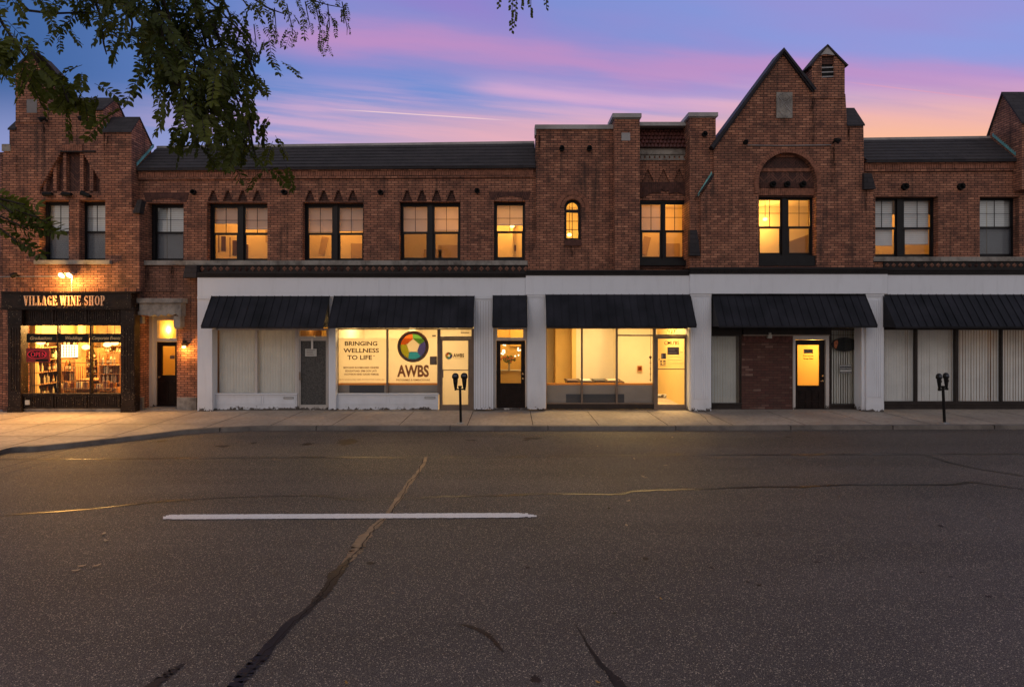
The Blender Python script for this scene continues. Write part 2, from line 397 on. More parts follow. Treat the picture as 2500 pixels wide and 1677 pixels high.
def leafm():
    t = NT('tree_leaf'); v = t.coord()
    a = t.noise(v, 1.6, 3); b = t.noise(v, 9, 2)
    c = t.mix(t.mr(a, .35, .65), c4(.045, .062, .010), c4(.13, .145, .018)); c = t.mix(t.mr(b, .55, .8, 0, .5), c, c4(.20, .17, .022))
    d = t.n('ShaderNodeBsdfDiffuse'); t.l(c, d.inputs[0]); q = t.n('ShaderNodeBsdfTranslucent'); t.l(c, q.inputs[0])
    g = t.n('ShaderNodeBsdfGlossy'); g.inputs['Roughness'].default_value = .45; g.inputs[0].default_value = (.5, .5, .5, 1)
    m1 = t.n('ShaderNodeMixShader'); m1.inputs[0].default_value = .35; t.l(d.outputs[0], m1.inputs[1]); t.l(q.outputs[0], m1.inputs[2])
    m2 = t.n('ShaderNodeMixShader'); m2.inputs[0].default_value = .03; t.l(m1.outputs[0], m2.inputs[1]); t.l(g.outputs[0], m2.inputs[2])
    t.l(m2.outputs[0], t.out.inputs[0]); return t.m
M['leaf'] = leafm()
M['bark'] = plain('tree_bark', c4(.035, .026, .018), .9, 0, .4, 10, .5)
def bottle(name, c, em=0):
    return plain(name, c, .15, 0, .3, 10)
M['bot_g'] = bottle('green_bottle_glass', c4(.03, .035, .012)); M['bot_a'] = bottle('amber_bottle_glass', c4(.30, .12, .02)); M['bot_w'] = bottle('pale_bottle_label', c4(.85, .74, .48))
M['vent'] = plain('black_vent_pipe', c4(.008, .008, .008), .7, 0, .2, 5)
def sootm():
    t = NT('soot_run'); uv = t.coord('UV'); sx = t.n('ShaderNodeSeparateXYZ'); t.l(uv, sx.inputs[0])
    a = t.noise(t.coord('Object', (9, 9, 1.6)), 2.2, 5, .65)
    edge = t.math('SUBTRACT', 1.0, t.math('ABSOLUTE', t.math('SUBTRACT', t.math('MULTIPLY', sx.outputs[0], 2.0), 1.0)))
    f = t.math('MULTIPLY', t.math('MULTIPLY', edge, t.math('SUBTRACT', 1.0, sx.outputs[1])), t.mr(a, .42, .70, 0, 1.25), True)
    d = t.n('ShaderNodeBsdfDiffuse'); d.inputs[0].default_value = c4(.012, .009, .009); tr = t.n('ShaderNodeBsdfTransparent')
    mx = t.n('ShaderNodeMixShader'); t.l(f, mx.inputs[0]); t.l(tr.outputs[0], mx.inputs[1]); t.l(d.outputs[0], mx.inputs[2]); t.l(mx.outputs[0], t.out.inputs[0]); return t.m
M['soot'] = sootm()
M['knobbrass'] = plain('brass_knob', c4(.65, .52, .34), .25, .9, .1, 10)
M['siding'] = plain('grey_siding', c4(.20, .19, .19), .8, 0, .2, 2)

# ---------------------------------------------------------------- mesh building
class MB:
    def __init__(self): self.v = []; self.f = []; self.m = []; self.uv = []; self.sm = []
    def poly(self, pts, m=0, swap=False, uvs=None, smooth=False):
        pts = [Vector(p) for p in pts]
        b = len(self.v); self.v += pts; self.f.append(list(range(b, b + len(pts)))); self.m.append(m); self.sm.append(smooth)
        if uvs is None:
            n = Vector((0, 0, 0))
            for i in range(len(pts)):
                a, c = pts[i], pts[(i + 1) % len(pts)]; n += a.cross(c) if len(pts) == 3 or True else n
            n = Vector((0, 0, 0)); o = pts[0]
            for i in range(1, len(pts) - 1): n += (pts[i] - o).cross(pts[i + 1] - o)
            ax, ay, az = abs(n.x), abs(n.y), abs(n.z)
            if ay >= ax and ay >= az * .35: uvs = [(p.x, p.z) for p in pts]
            elif ax >= az: uvs = [(p.y, p.z) for p in pts]
            else: uvs = [(p.x, p.y) for p in pts]
            if swap: uvs = [(q, p) for p, q in uvs]
        self.uv += uvs
    def box(self, x0, x1, y0, y1, z0, z1, m=0, swap=False):
        if x0 > x1: x0, x1 = x1, x0
        if y0 > y1: y0, y1 = y1, y0
        if z0 > z1: z0, z1 = z1, z0
        p = [(x0, y0, z0), (x1, y0, z0), (x1, y1, z0), (x0, y1, z0), (x0, y0, z1), (x1, y0, z1), (x1, y1, z1), (x0, y1, z1)]
        for q in ((0, 1, 5, 4), (1, 2, 6, 5), (2, 3, 7, 6), (3, 0, 4, 7), (4, 5, 6, 7), (3, 2, 1, 0)):
            self.poly([p[i] for i in q], m, swap)
    def pbox(self, a, b, c, d, yf, yb, m=0, swap=False):
        self.box(X(a, yf), X(b, yf), yf, yb, Z(c, yf), Z(d, yf), m, swap)
    def prism(self, pts, y0, y1, m=0, holes=(), side=None, swap=False, back=False, rev=None):
        """pts, holes: (x, z) outlines; front face at y0, depth to y1"""
        loops = [[Vector((x, z, 0)) for x, z in pts]] + [[Vector((x, z, 0)) for x, z in h] for h in holes]
        for q in fill(loops):
            self.poly([(p.x, y0, p.y) for p in q], m, swap)
            if back: self.poly([(p.x, y1, p.y) for p in reversed(q)], m, swap)
        for k, l in enumerate(loops):
            mm = m if side is None else side
            if k and rev is not None: mm = rev
            ar = sum(l[i].x * l[(i + 1) % len(l)].y - l[(i + 1) % len(l)].x * l[i].y for i in range(len(l)))
            ll = l if (ar > 0) == (k == 0) else l[::-1]
            for i in range(len(ll)):
                a, b = ll[i], ll[(i + 1) % len(ll)]
                self.poly([(a.x, y0, a.y), (a.x, y1, a.y), (b.x, y1, b.y), (b.x, y0, b.y)], mm)
    def xprism(self, prof, x0, x1, m=0, mcap=None):
        """prof: (y, z) outline extruded along x"""
        n = len(prof)
        for i in range(n):
            a, b = prof[i], prof[(i + 1) % n]
            self.poly([(x0, a[0], a[1]), (x1, a[0], a[1]), (x1, b[0], b[1]), (x0, b[0], b[1])], m)
        mc = m if mcap is None else mcap
        self.poly([(x0, a, b) for a, b in reversed(prof)], mc); self.poly([(x1, a, b) for a, b in prof], mc)
    def tube(self, pts, r, n=8, m=0, smooth=True, caps=True):
        pts = [Vector(p) for p in pts]; rs = r if isinstance(r, (list, tuple)) else [r] * len(pts)
        rings = []; up = None
        for i, p in enumerate(pts):
            t = (pts[min(i + 1, len(pts) - 1)] - pts[max(i - 1, 0)]).normalized()
            if up is None:
                up = Vector((0, 0, 1)) if abs(t.z) < .9 else Vector((0, 1, 0))
            a = t.cross(up).normalized(); b = a.cross(t); up = b
            rings.append([p + (a * math.cos(2 * math.pi * k / n) + b * math.sin(2 * math.pi * k / n)) * rs[i] for k in range(n)])
        for i in range(len(rings) - 1):
            for k in range(n):
                self.poly([rings[i][k], rings[i][(k + 1) % n], rings[i + 1][(k + 1) % n], rings[i + 1][k]], m, uvs=[(0, 0)] * 4, smooth=smooth)
        if caps:
            self.poly(rings[0][::-1], m, uvs=[(0, 0)] * n); self.poly(rings[-1], m, uvs=[(0, 0)] * n)
    def lathe(self, c, prof, n=16, m=0, sx=1.0, sy=1.0):
        """prof: (radius, height) from c up z"""
        c = Vector(c)
        rr = [[c + Vector((r * sx * math.cos(2 * math.pi * k / n), r * sy * math.sin(2 * math.pi * k / n), h)) for k in range(n)] for r, h in prof]
        for i in range(len(rr) - 1):
            for k in range(n):
                self.poly([rr[i][k], rr[i][(k + 1) % n], rr[i + 1][(k + 1) % n], rr[i + 1][k]], m, uvs=[(0, 0)] * 4, smooth=True)
        self.poly(rr[0][::-1], m, uvs=[(0, 0)] * n); self.poly(rr[-1], m, uvs=[(0, 0)] * n)
    def disc(self, cx, cz, y0, y1, rx, rz=None, n=32, m=0, inner=None):
        rz = rx if rz is None else rz
        o = [(cx + rx * math.cos(2 * math.pi * k / n), cz + rz * math.sin(2 * math.pi * k / n)) for k in range(n)]
        h = []
        if inner: h = [[(cx + inner * math.cos(2 * math.pi * k / n), cz + inner * rz / rx * math.sin(2 * math.pi * k / n)) for k in range(n)]]
        self.prism(o, y0, y1, m, h)
    def build(self, name, mats, parent=None, label=None):
        me = bpy.data.meshes.new(name)
        me.from_pydata([tuple(p) for p in self.v], [], self.f)
        uvl = me.uv_layers.new(name='UVMap')
        flat = [c for q in self.uv for c in q]
        uvl.data.foreach_set('uv', flat)
        if not isinstance(mats, (list, tuple)): mats = [mats]
        for q in mats: me.materials.append(M[q] if isinstance(q, str) else q)
        me.polygons.foreach_set('material_index', self.m); me.polygons.foreach_set('use_smooth', self.sm)
        me.update()
        o = bpy.data.objects.new(name, me); COL.objects.link(o)
        if parent: adopt(o, parent)
        if label: o['label'] = label
        return o

def adopt(o, parent):
    o.parent = parent
    o.matrix_parent_inverse = Matrix.Translation(-WL.get(parent.name, Vector((0, 0, 0))))
WL = {}
def thing(name, label, cat, loc=(0, 0, 0), group=None):
    o = bpy.data.objects.new(name, None); COL.objects.link(o); o.location = loc; o.empty_display_size = .2
    WL[o.name] = Vector(loc); o['label'] = label; o['category'] = cat
    if group: o['group'] = group
    return o
def tag(o, label, cat, group=None, kind=None):
    o['label'] = label; o['category'] = cat
    if group: o['group'] = group
    if kind: o['kind'] = kind
    return o
def struct(o, label=None):
    o['kind'] = 'structure'
    if label: o['label'] = label; o['category'] = o.name.replace('_', ' ')
    return o
def empty_part(name, parent):
    o = bpy.data.objects.new(name, None); COL.objects.link(o); adopt(o, parent); return o

DG = None
def text(name, body, a, b, c, d, y, mat, parent, shear=0.0, offset=0.0, depth=.008, label=None):
    """lettering fitted to the pixel box a..b, c..d on the plane y"""
    cu = bpy.data.curves.new(name, 'FONT'); cu.body = body; cu.size = 1; cu.shear = shear; cu.offset = offset; cu.extrude = 0
    cu.resolution_u = 3
    to = bpy.data.objects.new('tmp', cu); COL.objects.link(to)
    dg = bpy.context.evaluated_depsgraph_get(); dg.update()
    me = bpy.data.meshes.new_from_object(to.evaluated_get(dg))
    bpy.data.objects.remove(to); bpy.data.curves.remove(cu)
    xs = [v.co.x for v in me.vertices]; ys = [v.co.y for v in me.vertices]
    x0, x1, y0, y1 = min(xs), max(xs), min(ys), max(ys)
    A, B, C, E = X(a, y), X(b, y), Z(d, y), Z(c, y)
    mb = MB()
    for p in me.polygons:
        q = [me.vertices[i].co for i in p.vertices]
        pts = [(A + (k.x - x0) / (x1 - x0) * (B - A), y, C + (k.y - y0) / (y1 - y0) * (E - C)) for k in q]
        mb.poly(pts); 
    # thickness
    from collections import Counter
    ec = Counter(tuple(sorted(e)) for p in me.polygons for e in p.edge_keys)
    for e, k in ec.items():
        if k == 1:
            q = [me.vertices[i].co for i in e]
            pp = [(A + (k2.x - x0) / (x1 - x0) * (B - A), C + (k2.y - y0) / (y1 - y0) * (E - C)) for k2 in q]
            mb.poly([(pp[0][0], y, pp[0][1]), (pp[1][0], y, pp[1][1]), (pp[1][0], y + depth, pp[1][1]), (pp[0][0], y + depth, pp[0][1])])
    bpy.data.meshes.remove(me)
    return mb.build(name, mat, parent, label)
M['stain'] = plain('oily_stain', c4(.024, .014, .012), .5, 0, .4, 5)
M['fl_dark'] = plain('dark_dry_leaf', c4(.03, .025, .008), .6, 0, .3, 30)
M['fl_pale'] = plain('pale_dry_leaf', c4(.42, .30, .18), .6, 0, .3, 30)
M['fl_gold'] = plain('golden_dry_leaf', c4(.45, .24, .03), .6, 0, .3, 30)
M['maroon_v'] = plain('maroon_soldier_brick', c4(.10, .035, .028), .8, 0, .5, 9, .3)
LK = 1.75
# ================================================================ windows, doors, roofs
def rect(a, b, c, d, y=0.0):
    return [(X(a, y), Z(d, y)), (X(b, y), Z(d, y)), (X(b, y), Z(c, y)), (X(a, y), Z(c, y))]
def pane(parent, a, b, c, d, y, mat='glass', name='pane'):
    g = MB(); x0, x1, z0, z1 = X(a, y), X(b, y), Z(d, y), Z(c, y)
    g.poly([(x0, y, z0), (x1, y, z0), (x1, y, z1), (x0, y, z1)])
    return g.build(name, mat, parent)
def sash_window(parent, fr, cols, yf, top, meet, bot, mat='blackframe', gl='glass', screen=False, gtop=None):
    """fr: frame box in pixels at yf; cols: glass columns; top/meet/bot: glass top, meeting rail centre, glass bottom"""
    e = 5
    f = MB(); holes = [rect(a - e, b + e, top - e, bot + e, yf) for a, b in cols]
    f.prism(rect(*fr, yf), yf, yf + .11, 0, holes)
    # stepped inner stop
    w = f.build('window', mat, parent)
    for a, b in cols:
        y1, y2 = yf + .045, yf + .075
        u = MB(); u.prism(rect(a - e - 1, b + e + 1, top - e - 1, meet + 2.5, y1), y1, y1 + .028, 0, [rect(a, b, top, meet - 2.5, y1)])
        cx, cy = (a + b) / 2, (top + meet - 2.5) / 2
        u.pbox(cx - .55, cx + .55, top, meet - 2.5, y1 + .004, y1 + .02); u.pbox(a, b, cy - .55, cy + .55, y1 + .0065, y1 + .0175)
        us = u.build('upper_sash', mat, w)
        l = MB(); l.prism(rect(a - e - 1, b + e + 1, meet - 1.5, bot + e + 1, y2), y2, y2 + .028, 0, [rect(a + 2, b - 2, meet + 3, bot, y2)])
        ls = l.build('lower_sash', mat, w)
        pane(w, a, b, top, meet - 2.5, y1 + .014, gl); pane(w, a + 2, b - 2, meet + 3, bot, y2 + .014, gl)
        if screen: pane(w, a + 1, b - 1, meet + 2.5, bot + 1, y2 - .006, 'screen', 'insect_screen')
    return w
def upper_room(parent, a, b, yf, mats=('room', 'room', 'darkwood'), power=60, lx=None, col=(1, .50, .10), lz=6.18, ly=1.35, extras=None, depth=2.2):
    """a closed painted room behind an upper window, with its ceiling lamp"""
    y0, y1 = yf + .12, yf + depth; z0, z1 = 3.7, 6.42
    if a < 1250: x0, x1 = min(X(a, yf) - .3, X(a, y1) - .1), X(b, yf) + .08
    else: x0, x1 = X(a, yf) - .08, max(X(b, yf) + .3, X(b, y1) + .1)
    r = MB()
    r.poly([(x0, y1, z0), (x1, y1, z0), (x1, y1, z1), (x0, y1, z1)], 0)
    r.poly([(x0, y0, z0), (x0, y1, z0), (x0, y1, z1), (x0, y0, z1)], 0); r.poly([(x1, y1, z0), (x1, y0, z0), (x1, y0, z1), (x1, y1, z1)], 0)
    r.poly([(x0, y0, z1), (x1, y0, z1), (x1, y1, z1), (x0, y1, z1)], 1); r.poly([(x0, y0, z0), (x0, y1, z0), (x1, y1, z0), (x1, y0, z0)], 2)
    if extras: extras(r, x0, x1, y1, z0)
    r.build('room_interior', list(mats) + ['tan', 'brown_soft', 'orange'], parent)
    if power:
        lamp((x0 + x1) / 2 if lx is None else lx, ly, lz, power, col, .07)
    return x0, x1
def lamp(x, y, z, power, col=(1, .58, .18), r=.08, name='room_light'):
    if name == 'room_light': power *= LK
    l = bpy.data.lights.new(name, 'POINT'); l.energy = power; l.color = col; l.shadow_soft_size = r
    o = bpy.data.objects.new(name, l); COL.objects.link(o); o.location = (x, y, z); return o
def area(x, y, z, sx, sy, power, col, rot=(0, 0, 0)):
    l = bpy.data.lights.new('ceiling_light', 'AREA'); l.shape = 'RECTANGLE'; l.size = sx; l.size_y = sy; l.energy = power * LK; l.color = col
    o = bpy.data.objects.new('ceiling_light', l); COL.objects.link(o); o.location = (x, y, z); o.rotation_euler = rot; return o
def saddle(parent, a, b, yf, cz, peak, back, zlow, cap_over=.04):
    """parapet shoulder: brick slab with a little slate gable; a,b px of the ends at yf; peak/back = (y, z)"""
    x0, x1 = X(a, yf), X(b, yf); ze = Z(cz, yf)
    m = MB(); prof = [(yf + .01, zlow), (yf + .01, ze - .02), peak, back, (back[0], zlow)]
    m.xprism([(p[0], p[1]) for p in prof], x0 + .003, x1 - .003, 0); m.build('parapet', 'brick', parent)
    r = MB(); o = cap_over
    for (p, q) in (((yf - o, ze - .035), peak), (peak, (back[0] + o, back[1] - .03))):
        (ya, za), (yb, zb) = p, q
        r.xprism([(ya, za), (yb, zb), (yb, zb + .05), (ya, za + .05)], x0 - .02, x1 + .02)
    r.build('shoulder_roof', 'shingle', parent)
def vent(parent, px, py, y, r=6.3):
    m = MB(); cx, cz = X(px, y), Z(py, y); rr = r / F * (D + y)
    n = 18
    ring = lambda q, yy: [(cx + q * math.cos(2 * math.pi * k / n), yy, cz + q * math.sin(2 * math.pi * k / n)) for k in range(n)]
    A, B, C, E = ring(rr, y + .01), ring(rr, y - .10), ring(rr * .72, y - .10), ring(rr * .72, y - .01)
    for P, Q in ((A, B), (B, C), (C, E)):
        for k in range(n): m.poly([P[k], P[(k + 1) % n], Q[(k + 1) % n], Q[k]], smooth=True)
    m.poly(E[::-1])
    m.tube([(cx - rr * .3, y - .05, cz + rr * .2), (cx - rr * .3, y - .16, cz + rr * .2), (cx - rr * .1, y - .18, cz - rr * .3)], rr * .16, 6)
    m.build('vent', 'vent', parent)
def soldier(a, b, c, d, y0, y1, m, gap=5.6, rnd=0.0, jit=0.0, mi=0):
    """a row of upright bricks standing proud, in pixels"""
    n = max(1, int(round((b - a) / gap))); w = (b - a) / n
    for i in range(n):
        j = random.uniform(-jit, jit)
        m.pbox(a + i * w + .35, a + (i + 1) * w - .35, c, d, y0 + j, y1, mi)
def steps(cx, w0, w1, top, bot, rows, y):
    """stepped trapezoid outline, narrow at the top"""
    L, Rr = [], []
    for i in range(rows):
        ya = top + (bot - top) * i / rows; yb = top + (bot - top) * (i + 1) / rows
        w = w0 + (w1 - w0) * (i / max(1, rows - 1))
        L += [(cx - w / 2, ya), (cx - w / 2, yb)]; Rr += [(cx + w / 2, ya), (cx + w / 2, yb)]
    pts = L + Rr[::-1]
    return [(X(p, y), Z(q, y)) for p, q in pts]
def diamonds(parent, a, b, c, d, y, pitch=15.5):
    m = MB(); m.pbox(a, b, c, d, y, y + .06, 0)
    n = int((b - a) / pitch); zc = Z((c + d) / 2, y); h = abs(Z(c, y) - Z(d, y)) * .46; w = X(pitch, y) - X(0, y)
    x0 = X(a, y) + w * .6
    for i in range(n):
        cx = x0 + i * w; k = .86; mi = 1 if random.random() < .75 else 2
        P = [(cx - w * .46 * k, y - .004, zc), (cx, y - .004, zc - h * k), (cx + w * .46 * k, y - .004, zc), (cx, y - .004, zc + h * k)]
        q = [(cx + (p[0] - cx) * .55, y - .028, zc + (p[2] - zc) * .55) for p in P]
        for j in range(4): m.poly([P[j], P[(j + 1) % 4], q[(j + 1) % 4], q[j]], mi)
        m.poly(q, mi)
        m.box(cx - .012, cx + .012, y - .034, y - .027, zc - .012, zc + .012, 3)
    return m.build('diamond_tile_band', ['cornice', 'dia_a', 'dia_b', 'brick_dark'], parent)
M['dia_a'] = plain('terracotta_diamond', c4(.22, .10, .065), .7, 0, .35, 3)
M['dia_b'] = plain('sooty_diamond', c4(.05, .024, .02), .7, 0, .4, 3)
def ring_bricks(parent, cx, cz, r0, r1, y0, y1, n, a0=0, a1=180, mat='brick_vous', legs=0):
    m = MB()
    for i in range(n):
        t0 = R(a0 + (a1 - a0) * (i + .07) / n); t1 = R(a0 + (a1 - a0) * (i + .93) / n)
        P = [(cx + r * math.cos(t), cz + r * math.sin(t)) for r, t in ((r0, t0), (r1, t0), (r1, t1), (r0, t1))]
        m.prism(P, y0 + random.uniform(-.003, .003), y1)
    if legs:
        k = int(legs / .0685)
        for sx in (-1, 1):
            for i in range(k):
                m.box(cx + sx * r0, cx + sx * r1, y0, y1, cz - (i + .06) * .0685, cz - (i + .93) * .0685)
    return m.build('brick_arch', mat, parent)
M['brick_vous'] = plain('voussoir_brick', c4(.27, .11, .066), .85, 0, .45, 9, .4)
M['brick_vdark'] = plain('dark_voussoir_brick', c4(.085, .034, .025), .85, 0, .45, 9, .4)
M['mortar'] = plain('dark_mortar', c4(.03, .017, .014), .95, 0, .2, 5)
def pilaster(parent, a, b, c, d, y, fl=0, name='pilaster', mat='white', base=20, grooves=(10, 34)):
    m = MB(); m.pbox(a, b, c, d, y, y + .3)
    m.pbox(a - .8, b + .8, c, c + 5, y - .03, y + .02); m.pbox(a - .4, b + .4, c + 6.3, c + 8.3, y - .018, y + .02)
    if fl:
        w = (b - a - 7) / fl
        for i in range(fl):
            x = a + 3.5 + i * w
            m.pbox(x + w * .16, x + w * .84, c + grooves[0], d - grooves[1], y - .018, y + .01)
    if base: m.pbox(a - .3, b + .3, d - base, d, y - .012, y + .02)
    return m.build(name, mat, parent)
def awning(label, t0, t1, ty, b_y, yt=-.33, yb=-.90, ribs=.225):
    x0, x1 = X(t0, yt), X(t1, yt); zt, zb = Z(ty, yt), Z(b_y, yb)
    root = thing('awning', label, 'awning', ((x0 + x1) / 2, yt, zb), 'black standing-seam metal awnings over the storefronts')
    m = MB(); m.xprism([(yt, zt - .02), (yb, zb), (yb, zb + .02), (yt, zt)], x0, x1)
    m.xprism([(yb - .004, zb - .028), (yb + .012, zb - .028), (yb + .012, zb + .016), (yb - .004, zb + .016)], x0, x1)
    m.box(x0, x1, yt - .012, yt + .01, zt - .03, zt + .012)
    n = max(1, int(round((x1 - x0) / ribs)))
    for i in range(n + 1):
        x = x0 + (x1 - x0) * i / n; q = .008
        m.xprism([(yt, zt), (yb, zb + .02), (yb - .003, zb + .045), (yt - .003, zt + .026)], x - q, x + q)
    m.build('canopy', 'awning', root)
    for x in (x0 + .01, x1 - .01):
        s_ = MB(); s_.poly([(x, yt, zt - .02), (x, yb, zb), (x, yt, zb)]); s_.build('end_panel', 'awning', root)
    b = MB()
    for x in (x0 + .03, (x0 + x1) / 2, x1 - .03): b.tube([(x, yt, zb + .03), (x, yb + .03, zb + .012)], .012, 6)
    b.build('support_rod', 'cornice', root)
    return root
def blind(label, a, b, c, d, y, w=.09, twist=14, group='vertical blinds behind the storefront glass', gap=None, mat='blind'):
    x0, x1 = X(a, y), X(b, y); z0, z1 = Z(d, y), Z(c, y); n = max(2, int((x1 - x0) / (w * .93)))
    root = thing('vertical_blind', label, 'blind', ((x0 + x1) / 2, y, z0), group)
    m = MB()
    for i in range(n):
        cx = x0 + (i + .5) * (x1 - x0) / n; t = R(twist + random.uniform(-5, 5)); sw = random.uniform(-.006, .006)
        if gap and abs(i - gap) < 1: t = R(twist + 14)
        dx, dy = w / 2 * math.cos(t), w / 2 * math.sin(t); k = 4
        for j in range(k):
            p, q = -1 + 2 * j / k, -1 + 2 * (j + 1) / k; c1, c2 = .008 * (1 - p * p), .008 * (1 - q * q)
            m.poly([(cx + dx * p + sw, y + dy * p - c1, z0), (cx + dx * q + sw, y + dy * q - c2, z0), (cx + dx * q, y + dy * q - c2, z1), (cx + dx * p, y + dy * p - c1, z1)], smooth=True)
    m.build('slats', mat, root)
    h = MB(); h.box(x0, x1, y - .03, y + .03, z1, z1 + .03); h.build('head_rail', 'cream', root)
    return root
def shade(label, a, b, c, d, y, mat='shade', group='roller shades in the upper windows'):
    x0, x1 = X(a, y), X(b, y); z0, z1 = Z(d, y), Z(c, y)
    root = thing('roller_shade', label, 'window shade', ((x0 + x1) / 2, y, z0), group)
    m = MB(); n = 6
    for i in range(n):
        p, q = x0 + (x1 - x0) * i / n, x0 + (x1 - x0) * (i + 1) / n
        m.poly([(p, y + .006 * math.sin(i), z0), (q, y + .006 * math.sin(i + 1), z0), (q, y, z1), (p, y, z1)])
    m.build('cloth', mat, root)
    h = MB(); h.box(x0, x1, y - .012, y + .012, z0 - .02, z0 + .004); h.build('bottom_bar', 'cream', root)
    return root

# ================================================================ 1. corner building (wine shop)
yA = -.30
A = thing('brick_building', 'corner brick building at the left with a stepped gable and the black wine shop front', 'building', (X(160, yA), 0, 0))
def P(pts, y): return [(X(a, y), Z(b, y)) for a, b in pts]
def stepline(x0, y0, x1, y1, n):
    out = []
    for i in range(n):
        out += [(x0 + (x1 - x0) * i / n, y0 + (y1 - y0) * i / n), (x0 + (x1 - x0) * i / n, y0 + (y1 - y0) * (i + 1) / n)]
    return out + [(x1, y1)]
arch_hole = [(97, 474), (97, 462)] + stepline(98, 462, 150, 372, 14) + [(150, 369), (203, 369)] + stepline(203, 372, 244, 436, 10)[1:] + [(246, 474)]
outA = [(6, 1010), (6, 372), (23, 368), (23, 316), (38, 316), (38, 170), (80, 131), (118, 172), (118, 268), (252, 268), (252, 322), (321, 322), (321, 508), (340, 508), (340, 760), (327, 760), (327, 1010)]
m = MB()
m.prism(P(outA, yA), yA, yA + .32, 0, [P(arch_hole, yA), rect(96, 168, 489, 636, yA), rect(193, 257, 489, 636, yA), rect(50, 300, 755, 1011, yA)])
# recessed ornamental panel
m.build('wall', 'brick', A)
m = MB(); yb = yA + .17
m.prism(P([(90, 476), (90, 366), (250, 366), (250, 476)], yb), yb, yb + .05, 0); m.build('herringbone_panel', 'herring', A)
m = MB()
for a, b, t in ((154, 161.5, 372), (195, 203.5, 372), (129.5, 138, 396), (219, 227.5, 396), (106, 113, 440), (243, 247, 444)):
    m.pbox(a, b, t, 470, yA + .05, yA + .18)
m.pbox(97, 246, 468, 489, yA + .05, yA + .18)
m.build('brick_ribs', 'brick', A)
m = MB(); soldier(152, 200, 353, 368.5, yA - .03, yA + .1, m, 5.4, jit=.004); m.build('soldier_course', 'brick_vous', A)
m = MB(); m.pbox(146, 232, 368.5, 371, yA - .035, yA + .05); m.build('lintel_iron', 'cornice', A)
for i in range(2):
    pass
# windows
sash_window(A, (101, 184, 490, 638), [(122, 174)], yA + .22, 502, 567, 631, gl='glass_dark', screen=True)
sash_window(A, (199, 270, 490, 638), [(212, 262)], yA + .22, 502, 567, 631, gl='glass_dark', screen=True)
upper_room(A, 98, 262, yA + .2, ('room_dark', 'room_dark', 'darkwood'), 0, depth=.6)
shade('added pale shade standing for sky reflection in the left one of the corner building pair', 116, 180, 498, 634, yA + .36, 'shade_skytint')  # pair of shades added in place of sky mirrored in the glass
shade('added pale shade standing for sky reflection in the right one of the corner building pair', 206, 268, 498, 634, yA + .36, 'shade_skytint')
m = MB(); m.pbox(82, 267, 635, 645, yA - .10, yA + .2); m.build('window_sill', 'stone', A)
# turret and shoulders
def turret(parent, a, b, eL, eR, px, py, yf, dy, zlow, holes=()):
    m = MB(); pts = [(a, zlow), (a, eL), (px, py), (b, eR), (b, zlow)]
    m.prism(P(pts, yf), yf, yf + dy, 0, holes, back=True); m.build('turret', 'brick', parent)
    r = MB()
    for (p, q, o, pp) in ((a, eL, -1, 0), (b, eR, 1, 0)):
        x0, z0 = X(p, yf), Z(q, yf); x1, z1 = X(px, yf), Z(py, yf)
        dx, dz = x0 - x1, z0 - z1; L = math.hypot(dx, dz); dx, dz = dx / L, dz / L
        x0 += dx * .07; z0 += dz * .07; nx, nz = -dz * o * .05, dx * o * .05
        if nz < 0: nx, nz = -nx, -nz
        r.prism([(x1, z1), (x0, z0), (x0 + nx, z0 + nz), (x1, z1 + .06)], yf - .05, yf + dy + .05, 0, back=True)
    r.build('turret_roof', 'shingle', parent)
turret(A, 38.2, 117.8, 170, 172, 80, 131, yA - .02, .62, 300)
m = MB(); m.pbox(65, 90, 243, 276, yA - .03, yA + .05); m.build('louver', 'siding', A)
saddle(A, 118, 252, yA, 268, (.23, 9.30), (.60, 8.87), 7.75)
saddle(A, 252, 321, yA, 322, (.05, 8.66), (.62, 8.05), 7.0)
saddle(A, 23, 38, yA, 316, (.02, 8.6), (.5, 8.2), 7.0)
m = MB(); m.pbox(4, 24, 352, 369, yA - .04, .4); m.build('coping', 'stone', A)
# verdigris step flashing
def flash_side(parent, x, ya, za, yb, zb, n, w):
    m = MB()
    for i in range(n):
        t, u = i / n, (i + 1) / n; p, q = ya + (yb - ya) * t, ya + (yb - ya) * u; a, b = za + (zb - za) * t, za + (zb - za) * u
        m.poly([(x, p, a), (x, q, b), (x, q, b + w * .5), (x, q - (q - p) * .1, b + w * .5), (x, p, b + w * .5)])
    return m.build('copper_flashing', 'patina', parent)
def soot(parent, px, py0, py1, w, y):
    m = MB(); x0, x1, z0, z1 = X(px - w / 2, y), X(px + w / 2, y), Z(py1, y), Z(py0, y)
    m.poly([(x0, y - .004, z0), (x1, y - .004, z0), (x1, y - .004, z1), (x0, y - .004, z1)], uvs=[(0, 1), (1, 1), (1, 0), (0, 0)])
    return m.build('soot_streak', 'soot', parent)
def flashing(parent, x0, y0, x1, y1, ya, yb, n, w=9):
    """stepped copper strips climbing a wall; px points at depths ya, yb"""
    m = MB()
    for i in range(n):
        t, u = i / n, (i + 1) / n
        pa, pb = x0 + (x1 - x0) * t, x0 + (x1 - x0) * u; qa, qb = y0 + (y1 - y0) * t, y0 + (y1 - y0) * u
        da, db = ya + (yb - ya) * t, ya + (yb - ya) * u
        m.poly([(X(pa, da), da, Z(qa, da)), (X(pb, db), db, Z(qb, db)), (X(pb, db), db, Z(qb - w * .55, db)), (X(pb - 1, db), db, Z(qb - w, db)), (X(pa, da), da, Z(qa - w, da))])
        m.poly([(X(pa, da), da, Z(qa, da)), (X(pb, db), db, Z(qb, db)), (X(pb, db) + .012, db, Z(qb, db)), (X(pa, da) + .012, da, Z(qa, da))])
    return m.build('copper_flashing', 'patina', parent)
flash_side(A, X(252, yA) + .012, -.28, 8.20, .12, 8.62, 9, .16)
